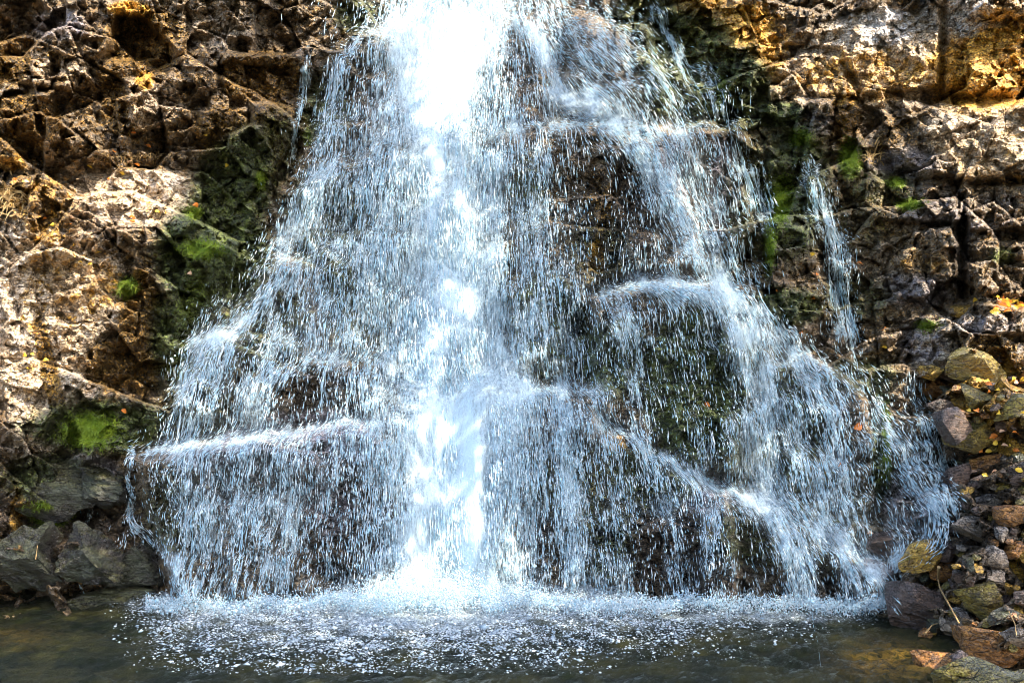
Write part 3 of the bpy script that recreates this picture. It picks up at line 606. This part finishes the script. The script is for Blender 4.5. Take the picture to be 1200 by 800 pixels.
def spindles(c, dirv, length, rad):          # elongated drops, three sided
    n = len(c); up = np.array([0., 0, 1.]); a = np.cross(dirv, np.array([0.,1.,0.])); a /= np.linalg.norm(a, axis=1)[:,None]+1e-9; b = np.cross(dirv, a)
    ph = rng.random(n)*6.28
    Vv = np.empty((n, 5, 3)); Vv[:,0] = c+dirv*length[:,None]*.5; Vv[:,4] = c-dirv*length[:,None]*.5
    for k in range(3):
        an = ph+k*2.0944
        Vv[:,1+k] = c+dirv*length[:,None]*.12+rad[:,None]*(np.cos(an)[:,None]*a+np.sin(an)[:,None]*b)
    base = (np.arange(n)*5)[:,None,None]
    T_ = np.array([[0,1,2],[0,2,3],[0,3,1],[4,2,1],[4,3,2],[4,1,3]])[None]
    return Vv.reshape(-1, 3), (base+T_).reshape(-1, 3)
def make_drops():
    N = 160000
    p = np.clip(W, 0, 1.5).ravel(); p = np.where(RY.ravel() > 716, 0, p); p /= p.sum()
    k = rng.choice(len(p), N, p=p)
    x = RX.ravel()[k]+rng.random(N); y = RY.ravel()[k]+rng.random(N)
    so = own.ravel()[k]; dn = W.ravel()[k]
    dx = fx.ravel()[k]+rng.normal(0, .07, N); dy = fy.ravel()[k]
    free = np.where(so == S_MAIN, np.exp(-((x-525)/90)**2)*ss(60, 160, y)*(1-ss(640, 700, y)*.3), 0)
    off = .03+np.abs(rng.normal(0, .10, N))+free*(.15+.85*rng.random(N))+ (so < 3)*rng.random(N)**3*.35
    L = np.exp(rng.normal(math.log(6.8), .55, N)); L = np.where(dn > .9, L*1.1, L); L = np.where(so >= 3, L*.7, L)
    L = L*(1+.7*free)
    r = np.exp(rng.normal(math.log(.41), .42, N))*np.where(so >= 3, .8, 1.)
    # a share are round beads thrown off the ledges
    bead = rng.random(N) < .12; L = np.where(bead, r*2.8, L)
    Dd = Dat(x, y, Dsm)-off
    zmin = HC+(HY-y)/F*Dd; keep = zmin > .02
    x, y, dx, dy, L, r, Dd, so = [q[keep] for q in (x, y, dx, dy, L, r, Dd, so)]
    c = P3(x, y, Dd)
    D2 = Dat(x+dx*6, y+dy*6, Dsm); D1 = Dat(x-dx*6, y-dy*6, Dsm)
    sl_ = np.clip((D2-D1)/12, -.03, .01)
    dv = np.stack([dx/F*Dd, sl_, -dy/F*Dd], -1); dv /= np.linalg.norm(dv, axis=1)[:,None]
    px = Dd/F
    Vv, Ff = spindles(c, dv, L*px, r*px)
    for sid in roots:
        m = so == sid; mv = np.repeat(m, 5); 
        if not m.any(): continue
        n = m.sum(); T_ = np.array([[0,1,2],[0,2,3],[0,3,1],[4,2,1],[4,3,2],[4,1,3]])[None]
        link('water_drops', mesh_np('water_drops', Vv[mv], (np.arange(n)[:,None,None]*5+T_).reshape(-1, 3), M_DROP, True), roots[sid], kind='stuff')
make_drops()
def make_strands():
    """connected ropes of water: each follows the flow down the rock, swelling and tearing"""
    n, m = 6500, 14
    p = (np.clip(W, 0, 1.4)**1.2*(RY < 700)).ravel(); p = p+(ledge_line*1.6).ravel(); p /= p.sum()
    k = rng.choice(len(p), n, p=p); x = RX.ravel()[k]+rng.random(n); y = RY.ravel()[k]+rng.random(n); so = own.ravel()[k]
    stp = np.exp(rng.normal(math.log(2.6), .5, n)); wd = np.exp(rng.normal(math.log(.42), .38, n)); ph = rng.random(n)*99
    off = .05+np.abs(rng.normal(0, .05, n)); XS, YS = [x], [y]
    for i in range(m-1):
        dx = lookup(fx, x, y)+.42*vnoise(x/9+ph, y/15, 7); dy = lookup(fy, x, y); q = np.hypot(dx, dy)
        x = x+dx/q*stp; y = y+dy/q*stp; XS.append(x); YS.append(y)
    XS = np.stack(XS, 1); YS = np.stack(YS, 1); Ds = Dat(XS, YS, np.minimum(blur(D, 1), blur(D, 4)))
    okk = (lookup(blur(W, 2), XS, YS).mean(1) > .16) & (lookup(np.maximum(fsd, np.where(own >= 3, 99*(ownw > .2), -99)), XS[:,-1], YS[:,-1]) > -14)
    XS, YS, Ds, off, wd, ph, so = XS[okk], YS[okk], Ds[okk], off[okk], wd[okk], ph[okk], so[okk]; n = len(XS)
    Ds = np.minimum.accumulate(Ds, axis=1)*.6+Ds*.4-off[:,None]
    Pt = P3(XS, YS, Ds); Pt[...,2] = np.maximum(Pt[...,2], .01)
    t = np.linspace(0, 1, m)[None]; rad = (np.sin(math.pi*np.clip(t, .02, .98))**.5)*wd[:,None]*np.clip(.75+1.1*vnoise(XS/4+ph[:,None], YS/7, 8), .1, 1.8)*Ds/F
    ax = np.array([1.,0,0]); ay = np.array([0,-1.,.2])
    V4 = Pt[:,:,None,:]+rad[:,:,None,None]*np.stack([ax, ay, -ax, -ay])[None,None]*np.array([1.,.6,1.,.6])[None,None,:,None]
    base = (np.arange(n)*m*4)[:,None,None,None]+(np.arange(m-1)*4)[None,:,None,None]
    ring = np.array([[q, (q+1) % 4, (q+1) % 4+4, q+4] for q in range(4)])[None,None]
    Fq = base+ring
    for s_ in roots:
        sel = so == s_
        if sel.sum() < 3: continue
        nn = sel.sum(); Fs = (np.arange(nn)*m*4)[:,None,None,None]+(np.arange(m-1)*4)[None,:,None,None]+ring
        link('water_strands', mesh_np('water_strands', V4[sel].reshape(-1, 3), Fs.reshape(-1, 4), M_DROP, True), roots[s_], kind='stuff')
make_strands()
def make_veil():
    Dl = blur(D, 3); Dm_ = Dl.copy()
    for q in range(-18, 19, 3): Dm_ = np.minimum(Dm_, np.roll(Dl, q, 0))
    Dl = Dm_.copy()
    for q in range(-18, 19, 3): Dm_ = np.minimum(Dm_, np.roll(Dl, q, 1))
    DMIST = blur(Dm_, 14)
    cw_ = 27+RY*.055; core = 1.0*np.exp(-((RX-519-RY*.018)/cw_)**2)*np.clip(.85+.5*fbm(RX/14, RY/120, 401, 3), .4, 1.2)
    W12 = blur(W, 9)*np.clip(.9+.6*fbm((RX-spread0*RY)/26, RY/110, 402, 3), .3, 1.5)
    core = np.maximum(core, .6*np.exp(-((RX-545)/75)**2-((RY-470)/60)**2)); core = np.maximum(core, .55*np.exp(-((RX-520)/120)**2-((RY-690)/26)**2))
    for off, fac, st in ((.05, 1.05, 2.5), (.22, .4, 4), (.62, .5, 5)):
        vx = np.arange(0, 1176, st*1.); vy = np.arange(-58, 724, st*1.)
        VX, VY = np.meshgrid(vx, vy)
        wv = blur(W, 1)
        a = np.clip(lookup(wv, VX, VY)*.80, 0, 1.2)*fac
        sid = lookup(own, VX, VY)
        if off > .1: a = np.where(sid < 3, a, 0)
        if off > .5: a = np.clip(lookup(blur(core, 5), VX, VY), 0, .92)*ss(60, 170, VY)
        if off > .5: a = np.maximum(a, np.clip(lookup(W12, VX, VY)*.62+.08, 0, .52)*lookup(curtain, VX, VY))*(sid < 3)*ss(-50, 40, VY)
        Dv = Dat(VX, VY, np.minimum(blur(D, 3), blur(D, 8)) if off < .5 else DMIST)-(off if off < .5 else .10+.62*np.clip(lookup(blur(core, 12), VX, VY)*1.3, 0, 1))
        Vv = P3(VX, VY, Dv).reshape(-1, 3); m, n = VX.shape; id_ = np.arange(m*n).reshape(m, n)
        q = np.stack([id_[:-1,:-1], id_[1:,:-1], id_[1:,1:], id_[:-1,1:]], -1).reshape(-1, 4)
        af = a.ravel(); fs = sid[:-1,:-1].ravel(); live = af[q].max(1) > .04
        for s in roots:
            sel = live & (fs == s)
            if sel.sum() < 4: continue
            u, inv = np.unique(q[sel], return_inverse=True)
            nm = 'water_mist' if off > .5 else 'water_sheet'
            link(nm, mesh_np(nm, Vv[u], inv.reshape(-1, 4), M_MIST if off > .5 else M_VEIL, True, {'veil': af[u]}), roots[s], kind='stuff')
make_veil()

# foam flecks and splash on the pool
def make_foam():
    N = 110000
    x = rng.uniform(60, 1060, N*3); y = 688+rng.random(N*3)**1.3*105
    edge = 800-.00020*(x-430)**2+fbm(x/90, y/30, 5)*14
    p = (1-ss(-110, 18, y-edge))**1.1*ss(120, 230, x)*(1-ss(1020, 1050, x))*(.25+.75*np.exp(-((x-500)/360)**2))
    p *= np.clip(.55+1.0*fbm(x/30, y/9, 95, 4), .02, 1.3)
    kk = rng.random(N*3) < p; x = x[kk][:N]; y = y[kk][:N]
    d = HC*F/(y-HY); keep = d < Dat(x, y)-.02; x, y, d = x[keep], y[keep], d[keep]; n = len(x)
    X0 = (x-600)/F*d
    hump = .22*np.exp(-((X0+1.3)/1.0)**2-((d-11.7)/.55)**2)+.10*np.exp(-((X0-.5)/4.5)**2-((d-12.1)/.6)**2)
    z = hump+.025+np.abs(rng.normal(0, .02, n))
    s = np.exp(rng.normal(math.log(.0045), .55, n))
    octv = np.array([[1,0,0],[-1,0,0],[0,1,0],[0,-1,0],[0,0,1],[0,0,-1]], float); octf = np.array([[0,2,4],[2,1,4],[1,3,4],[3,0,4],[2,0,5],[1,2,5],[3,1,5],[0,3,5]])
    sc3 = np.stack([s*rng.uniform(.8, 2.6, n), s*rng.uniform(.8, 2.2, n), s*rng.uniform(.5, 1., n)], -1)
    an = rng.random(n)*6.28; v = octv[None]*sc3[:,None]; v += rng.normal(0, .18, v.shape)*s[:,None,None]
    vx = v[...,0]*np.cos(an)[:,None]-v[...,1]*np.sin(an)[:,None]; vy = v[...,0]*np.sin(an)[:,None]+v[...,1]*np.cos(an)[:,None]
    Vv = np.stack([vx+X0[:,None], vy+d[:,None], v[...,2]+z[:,None]], -1).reshape(-1, 3)
    Ff = (np.arange(n)[:,None,None]*6+octf[None]).reshape(-1, 3)
    link('foam', mesh_np('foam', Vv, Ff, M_FOAM, True), kind='stuff', label='white foam flecks drifting over the pool at the foot of the fall')
    # thrown spray along the foot
    N = 42000
    x = np.concatenate([rng.normal(510, 70, N//3), rng.uniform(170, 1040, N-N//3)]); base = 704+8*fbm(x/60, x*0, 33, 3)+np.abs(rng.normal(0, 5, len(x)))
    hgt = np.abs(rng.normal(0, 1, N))*(5+16*np.exp(-((x-510)/90)**2))
    y = base-hgt+rng.uniform(-2, 8, N); d = np.minimum(HC*F/(base+6-HY), Dat(x, y)-.05)-rng.random(N)*.5
    c = P3(x, y, d); n = len(x); dv = rng.normal(0, .5, (n, 3)); dv[:,2] += 1; dv /= np.linalg.norm(dv, axis=1)[:,None]
    r = np.exp(rng.normal(math.log(.0052), .45, n)); Vv, Ff = spindles(c, dv, r*rng.uniform(2, 5, n), r)
    link('spray', mesh_np('spray', Vv, Ff, M_DROP, True), kind='stuff', label='white spray thrown up where the fall strikes the pool')
make_foam()

# ------------------------------------------------------------------ loose rocks
def rock_mesh(name, size, seed, mat, flat=.75, sub=3, ang=1.):
    """angular stone: a sphere cut back by random planes, then roughened"""
    import bmesh
    r = random.Random(seed); bm = bmesh.new(); bmesh.ops.create_icosphere(bm, subdivisions=sub+1, radius=1)
    planes = []
    for i in range(r.randint(12, 17)):
        v = Vector((r.gauss(0,1), r.gauss(0,1), r.gauss(0,1)*.8)).normalized(); planes.append((v, r.uniform(.36, .72)))
    co = np.array([v.co[:] for v in bm.verts])
    for v, d in planes:
        n_ = np.array(v[:]); t = co@n_; k = np.clip(t-d, 0, None); co = co-n_[None]*k[:,None]*ang
    o1 = seed*3.7
    nn = fbm(co[:,0]*1.6+o1, co[:,1]*1.6+co[:,2]*2.3, seed, 4)*(.26 if sub > 3 else .07)+fbm(co[:,0]*5+co[:,2]*4+o1, co[:,1]*5-co[:,2]*3, seed+9, 3)*.03
    co = co*(1+nn[:,None])
    co /= np.abs(co).max(0)*.92
    s = np.array(size if hasattr(size, '__len__') else (size, size*.9, size*flat)); co = co*s
    for v, c in zip(bm.verts, co): v.co = c
    me = bpy.data.meshes.new(name); bm.to_mesh(me); bm.free(); me.materials.append(mat)
    me.polygons.foreach_set('use_smooth', np.full(len(me.polygons), False)); me.update()
    try: me.set_sharp_from_angle(angle=math.radians(28)); me.polygons.foreach_set('use_smooth', np.full(len(me.polygons), True))
    except Exception: pass
    return me
pile_pts = []
def put_rock(x, y, hw, hh, label, mi, seed, roll=0., sink=.35, near=None, sub=3, group='loose rocks heaped on the right bank', name='loose_rock', cat='rock'):
    d = (near if near else float(Dat(x, y)))-hw/F*11*(1-sink)*.6
    px = d/F; me = rock_mesh(name, (hw*px, (hw+hh)*.5*px, hh*px*1.1), seed, M_ROCKS[mi], sub=sub)
    o = link(name, me, label=label, cat=cat, group=group); o.location = Vector(P3(np.array(float(x)), np.array(float(y)), np.array(d)))
    o.rotation_euler = (random.uniform(-.2, .2), math.radians(roll), random.uniform(-.5, .5))
    pile_pts.append((x, y, max(hw, hh))); return o
DK, OC, GR, RU, MO, GG = range(6)
# hand placed
R_ = [
 (1143,428,36,25,'large dark olive rock with a sunlit right face near the top of the heap',MO,-8),
 (1090,438,15,10,'small golden rock beside the water below the flat slab',OC,0),
 (1128,366,26,9,'flat tan stone lying on the flat grey slab',OC,5),
 (1185,430,20,18,'yellow brown rock at the right edge beside the large dark olive rock',OC,10),
 (1080,655,30,20,'blocky rock with a tan top standing at the edge of the splash',OC,-22),
 (1040,636,24,15,'rounded purplish wet rock touching the right side of the cascade',DK,5),
 (1032,672,26,19,'wet black rock below the rounded purplish one at the edge of the cascade',DK,-10),
 (1070,712,42,28,'big black wedge of rock at the corner of the pool',DK,12),
 (1098,708,26,12,'glistening grey slab leaning on the big black wedge',GR,-15),
 (1040,752,32,8,'thin dark slab half under water in front of the big black wedge',DK,8),
 (1122,732,20,17,'pale greenish rock right of the glistening grey slab',GR,20),
 (1098,782,38,20,'rust orange rock in the water at the bottom of the heap',RU,-8),
 (1155,755,40,22,'rusty brown rock behind the rust orange one',RU,10),
 (1150,700,26,28,'mottled green rock in the middle of the lower heap',MO,10),
 (1125,700,20,10,'yellowish stone above the pale greenish rock',OC,-6),
 (1162,588,22,12,'light grey stone with a tan side high in the lower heap',GR,0),
 (1185,602,22,18,'brown pyramid shaped rock at the right edge',RU,20),
 (1142,622,36,16,'long layered grey rock sloping to the right under the light grey stone',GR,12),
 (1162,652,22,14,'pale blue grey stone in the shade of the heap',GR,0),
 (1186,665,18,24,'tall ochre rock at the right edge of the lower heap',OC,0),
 (1104,668,22,16,'brown rock behind the blocky tan topped rock',RU,15),
 (1190,742,18,14,'whitish grey stone above the dark mossy boulder in the corner',GR,0),
 (1115,500,26,22,'dark brown rock beside the stream right of the cascade',DK,0),
 (1145,470,30,18,'mossy yellow rock under the large dark olive rock',MO,10),
 (1185,480,24,18,'yellow green rock at the right edge under the yellow brown one',MO,-10),
 (1140,515,34,26,'craggy olive rock in the middle of the upper heap',MO,15),
 (1185,520,24,20,'orange tinted rock at the right edge of the upper heap',OC,0),
 (1160,545,26,14,'brown rock above the dark hollow in the heap',RU,0),
 (1120,560,24,16,'black rock beside the foot of the narrow stream',DK,0),
]
for i, (x, y, hw, hh, lb, mi, roll) in enumerate(R_): put_rock(x, y, hw*.88, hh*.88, lb, mi, 100+i, roll)
for i, (x, y, hw, hh, lb, mi, roll) in enumerate([
 (70,578,66,34,'large overhanging boulder with a wet grey green top on the left bank',GG,6),
 (118,565,34,32,'lilac grey block at the right end of the large overhanging boulder',GG,10),
 (22,650,46,44,'dark shiny boulder at the left edge above the pool',GG,20),
 (165,665,36,30,'rounded dark boulder at the pool between the left bank and the cascade',GG,0),
 (100,655,42,38,'craggy wet boulder trickling with water on the left bank',GG,-5),
 (120,700,60,14,'low wet ledge rock at the water line on the left bank',GG,0)]):
    put_rock(x, y, hw, hh, lb, mi, 300+i, roll, sub=4, group='boulders on the left bank', name='bank_boulder', cat='boulder', sink=.2)
put_rock(1190,812,75,45,'dark mossy boulder in the bottom right corner nearest the camera',MO,400,-8,near=6.6,sub=4,group=None)
# smaller stones filling the heap
HEAP = [(1075,455),(1215,400),(1215,800),(1075,800),(1045,720),(1080,640),(1125,600),(1105,520)]
cols = {DK:'dark', OC:'ochre', GR:'grey', RU:'rusty', MO:'mossy olive', GG:'greenish'}
cnt = 0
for t in range(6000):
    x = random.uniform(1050, 1212); y = random.uniform(400, 798)
    if float(sdf(np.array([x]), np.array([y]), HEAP)[0]) < 2: continue
    s = random.choice([5,6,7,8,10,12,15,18]) if t > 300 else random.choice([12,14,16])
    if any(math.hypot(x-a, y-b) < (s+c)*.62 for a, b, c in pile_pts): continue
    mi = random.choice([DK,DK,OC,GR,RU,MO,MO,GG]); near_ = min(R_, key=lambda r: math.hypot(r[0]-x, r[1]-y))
    side = 'left of' if x < near_[0]-8 else ('right of' if x > near_[0]+8 else ('above' if y < near_[1] else 'below'))
    szw = 'tiny' if s < 7 else ('small' if s < 11 else 'middling')
    short = ' '.join(near_[4].split()[:8])
    put_rock(x, y, s, s*random.uniform(.55, .9), f'{szw} {cols[mi]} stone {side} the {short}', mi, 500+t, random.uniform(-30, 30), sub=2)
    cnt += 1
    if cnt > 190: break

# ------------------------------------------------------------------ fallen leaves
def leaf_mesh(mat, seed):
    r = random.Random(seed); n = 9; v = []; f = []
    for i in range(n):
        t = i/(n-1); wd = math.sin(math.pi*t**.8)*.32*(1+r.uniform(-.2, .2)); x = t-.5; z = .16*math.sin(t*3.1)+r.uniform(-.02, .02)
        v += [(x, -wd, z+wd*.35), (x, 0, z), (x, wd, z+wd*.35)]
    for i in range(n-1):
        a = i*3; f += [(a, a+1, a+4, a+3), (a+1, a+2, a+5, a+4)]
    v += [(.5, 0, 0), (.78, .05, -.05), (.78, .08, -.05)]; a = (n-1)*3
    f += [(a+1, a+3+1, a+3+2, a+3)]
    me = bpy.data.meshes.new('fallen_leaf'); me.from_pydata(v, [], f); me.materials.append(mat); me.update(); return me
LM = [leaf_mesh(m, i) for i, m in enumerate((M_LEAF_O, M_LEAF_Y, M_LEAF_P, M_LEAF_O, M_LEAF_Y))]
lw = ['orange', 'yellow', 'pale pinkish', 'orange', 'yellow']
def leaf(x, y, s, k, label, sunk=.04, group='fallen autumn leaves'):
    d = float(Dat(x, y, Dsm))-sunk
    o = link('fallen_leaf', LM[k], label=label, cat='leaf', group=group)
    o.location = P3(np.array(float(x)), np.array(float(y)), np.array(d)); px = d/F; o.scale = (s*px,)*3
    o.rotation_euler = (random.uniform(.4, 1.4), random.uniform(-.5, .5), random.uniform(0, 6.28))
for a in [(1005,500,13,0,'orange leaf stuck on the brown boulder in the right cascade'),(829,474,9,0,'orange leaf on the green black boulder'),(1036,386,8,0,'orange leaf beside the foot of the tall thin trickle'),
          (1036,407,6,1,'yellow leaf below the orange one beside the foot of the tall thin trickle'),(1007,309,7,0,'orange leaf on the rock right of the tall thin trickle'),(229,240,8,0,'orange leaf by bright moss on the left cliff'),
          (222,320,7,2,'pale leaf on the dark mossy hump'),(145,482,9,0,'orange leaf on the low mossy shelf'),(1143,352,9,1,'yellow leaf at the top of the flat grey slab'),(990,640,8,2,'pale leaf caught in the lower right cascade'),
          (836,610,10,2,'pale brown leaf behind the falling water above the pool'),(985,545,8,0,'rusty leaf in the middle of the right cascade'),(186,150,8,2,'pale leaf lodged under the pale squarish block'),(1020,625,8,2,'pinkish leaf above the rounded purplish wet rock'),
          (940,390,8,0,'orange leaf on the dark squared block'),(73,670,7,0,'orange leaf on the wet left bank'),(580,-2,7,0,'leaf')][:16]:
    leaf(*a, sunk=.12)
for i in range(26):
    x = random.uniform(1165, 1200); y = random.gauss(356, 5); k = i % 5
    leaf(x, y, random.uniform(7, 12), k, 'autumn leaf in the drift on the flat grey slab at the right edge', .10+random.random()*.06, 'drift of leaves on the slab')
for i in range(34):
    x = random.uniform(1130, 1200); y = random.uniform(440, 560); leaf(x, y, random.uniform(6, 10), i % 5, 'small autumn leaf caught among the upper heap of rocks', .32, 'leaves among the upper rocks')
for i in range(40):
    x, y = random.choice([(60,262),(20,225),(120,190),(150,180),(90,300),(240,190),(45,410),(170,250),(950,330)]); x += random.gauss(0, 22); y += random.gauss(0, 12)
    leaf(x, y, random.uniform(5, 8), i % 5, 'small dry leaf lodged in the cracks of the cliff', .05, 'leaves lodged in the cliff')

# ------------------------------------------------------------------ twigs and tufts
def tube(pts, rad, mat, name='twig', seg=6):
    v = []; f = []
    for i, p in enumerate(pts):
        p = Vector(p); a = Vector(pts[max(0, i-1)]); b = Vector(pts[min(len(pts)-1, i+1)]); t = (b-a).normalized(); u = t.cross(Vector((0,1,.2))).normalized(); w_ = t.cross(u)
        for k in range(seg):
            an = k*2*math.pi/seg; v.append(p+(u*math.cos(an)+w_*math.sin(an))*rad[i])
    for i in range(len(pts)-1):
        for k in range(seg): a = i*seg+k; b = i*seg+(k+1) % seg; f.append((a, b, b+seg, a+seg))
    f.append(tuple(range(seg))[::-1]); n = (len(pts)-1)*seg; f.append(tuple(range(n, n+seg)))
    me = bpy.data.meshes.new(name); me.from_pydata([tuple(q) for q in v], [], f); me.materials.append(mat); me.update(); return me
def pix(pts, off): return [tuple(P3(np.array(float(x)), np.array(float(y)), np.array(float(Dat(x, y, Dsm))-off))) for x, y in pts]
for pts, off, rd, lb in [
  ([(1100,664),(1099,678),(1101,688),(1112,708),(1124,730)], .55, .014, 'broken yellow twig with a thick orange end leaning on the heap'),
  ([(1182,716),(1189,730),(1191,744)], .45, .004, 'thin curved grey twig above the corner boulder'),
  ([(1084,742),(1092,732),(1098,730)], .5, .007, 'short arched straw coloured twig on the black wedge'),
  ([(1108,484),(1120,487),(1134,492)], .4, .008, 'pale stick across the dark rock in the upper heap'),
  ([(1010,160),(1020,185),(1018,196)], .12, .006, 'dry stalk hanging under the rusty patch on the right cliff'),
  ([(1030,165),(1024,180),(1012,190)], .12, .006, 'crooked dry stalk crossing the hanging one on the right cliff'),
  ([(40,620),(44,640),(42,655)], .5, .006, 'thin bent stem hanging beside green moss on the left bank')]:
    link('twig', tube(pix(pts, off), [rd*(1.6 if i == 0 else 1-.5*i/len(pts)) for i in range(len(pts))], M_TWIG), label=lb, cat='twig', group='dry twigs and stalks')
def tuft(cx, cy, rx, ry, n, L, mat, name, label, off=.05, cat='tuft', group='tufts of dry grass'):
    vs, fs = [], []
    for i in range(n):
        x = random.gauss(cx, rx*.5); y = random.gauss(cy, ry*.5); d = float(Dat(x, y))-off*.3
        p = Vector(P3(np.array(x), np.array(y), np.array(d))); dr = Vector((random.gauss(0, .6), -abs(random.gauss(.5, .3)), random.gauss(.2, .6))).normalized()
        l = L*random.uniform(.5, 1.3); sd = dr.cross(Vector((0,1,.3))).normalized()*l*.05; k = len(vs)
        m = p+dr*l*.5+Vector((0,0,.06*l)); e = p+dr*l+Vector((0,0,-.25*l))
        vs += [p-sd, p+sd, m+sd*.8, m-sd*.8, e]; fs += [(k,k+1,k+2,k+3), (k+3,k+2,k+4)]
    me = bpy.data.meshes.new(name); me.from_pydata([tuple(q) for q in vs], [], fs); me.materials.append(mat); me.update()
    return link(name, me, label=label, cat=cat, group=group)
tuft(10,232,16,14,160,.22,M_STRAW,'grass_tuft','tuft of dry straw on the left edge of the cliff')
tuft(1022,182,14,12,50,.20,M_STRAW,'grass_tuft','wisp of dry straw in the crack beside the big rounded grey boulder')
tuft(165,184,50,5,120,.10,M_STRAW,'grass_tuft','fringe of dry straw along the ledge above the broad tan face')
ms = [(238,292,26,10,'bright green moss cushion on top of the dark mossy hump'),(229,250,8,8,'tiny green moss cushion below the broad tan face'),(105,505,30,18,'yellow green moss patch on the low mossy shelf'),(60,602,24,14,'yellow green moss under the overhanging boulder'),
      (914,238,10,26,'bright moss strip hanging beside the faint trickle'),(903,290,6,24,'narrow moss line below the bright moss strip'),(996,185,12,18,'moss at the foot of the rusty patch on the right cliff'),(1050,214,10,6,'small moss cushion on the brown ledge'),(1064,240,16,6,'low moss cushion in the joint of the brown ledge'),
      (150,338,12,10,'yellow green moss by the dark rusty gully on the left'),(306,212,6,10,'moss spot left of the cascade at mid height'),(938,162,12,10,'olive moss under the dark green sloping slab'),(1085,382,12,6,'moss at the left end of the flat slab'),(1038,520,5,40,'thin vertical moss line beside the narrow stream')]
for x, y, rx, ry, lb in ms: tuft(x, y, rx, ry, int(rx*ry*8), .065, M_MOSS, 'moss_patch', lb, cat='moss', group='patches of bright moss')

# ------------------------------------------------------------------ unseen trees added on the near bank, crowns shaped to shade the fall
def shade_tree(name, label, zones, t0, t1, foot):
    root = bpy.data.objects.new(name, None); C.objects.link(root); root.location = foot; root['label'] = label; root['category'] = 'tree'; root['group'] = 'unseen trees added to shade the fall'
    s = np.array(SUN[:]); cs = []
    for (x0, x1, y0, y1, n, dn) in zones:
        x = rng.uniform(x0, x1, n); y = rng.uniform(y0, y1, n)
        keep = fbm(x/55, y/55, 77, 3) > dn; x, y = x[keep], y[keep]
        hole = (((x-505)/100)**2+((y-708)/20)**2 < 1) | ((np.abs(x-522-(y-400)*.02) < 24+.03*y) & (y < 690) & (rng.random(len(x)) < np.where(y < 175, .88, np.where(y < 430, .42, .12)))); x, y = x[~hole], y[~hole]
        p = P3(x, y, np.minimum(Dat(x, y, Dsm), np.where(y > HY+30, HC*F/np.maximum(y-HY, 1), 99))); cs.append(p+s[None]*rng.uniform(t0, t1, len(x))[:,None])
    c = np.concatenate(cs); n = len(c)
    a = rng.normal(0, 1, (n, 3)); a /= np.linalg.norm(a, axis=1)[:,None]; b = np.cross(a, rng.normal(0, 1, (n, 3))); b /= np.linalg.norm(b, axis=1)[:,None]
    sz = rng.uniform(.07, .15, n)[:,None]
    Vv = np.stack([c-a*sz*1.5, c+b*sz*.8, c+a*sz*1.5, c-b*sz*.8], 1).reshape(-1, 3)-np.array(foot)
    link('crown', mesh_np('crown', Vv, np.arange(n*4).reshape(-1, 4), M_CROWN), root)
    cen = c.mean(0)-np.array(foot); pts = [(0,0,-.9), (cen[0]*.1, cen[1]*.1, cen[2]*.4), (cen[0]*.5, cen[1]*.5, cen[2]*.8), tuple(cen)]
    link('trunk', tube(pts, [.35,.28,.2,.06], M_BARK, 'trunk', 10), root)
shade_tree('tree', 'unseen leafy tree added on the near bank, crown shaped to shade the middle of the fall', [(200,1010,180,660,11000,-.75),(300,470,60,200,2500,-.35),(590,860,40,200,3000,-.1)], 13, 16.5, (9.0, 1.0, 0.))
shade_tree('tree', 'second unseen leafy tree added on the near bank, crown shaped to shade the foot of the falls', [(100,1060,650,860,8000,-.8),(-60,200,530,860,3500,-.2),(1040,1230,520,760,2200,.0),(230,420,-20,260,1500,.25),(860,1010,200,480,900,.1)], 12, 15, (12.0, 3.0, 0.))
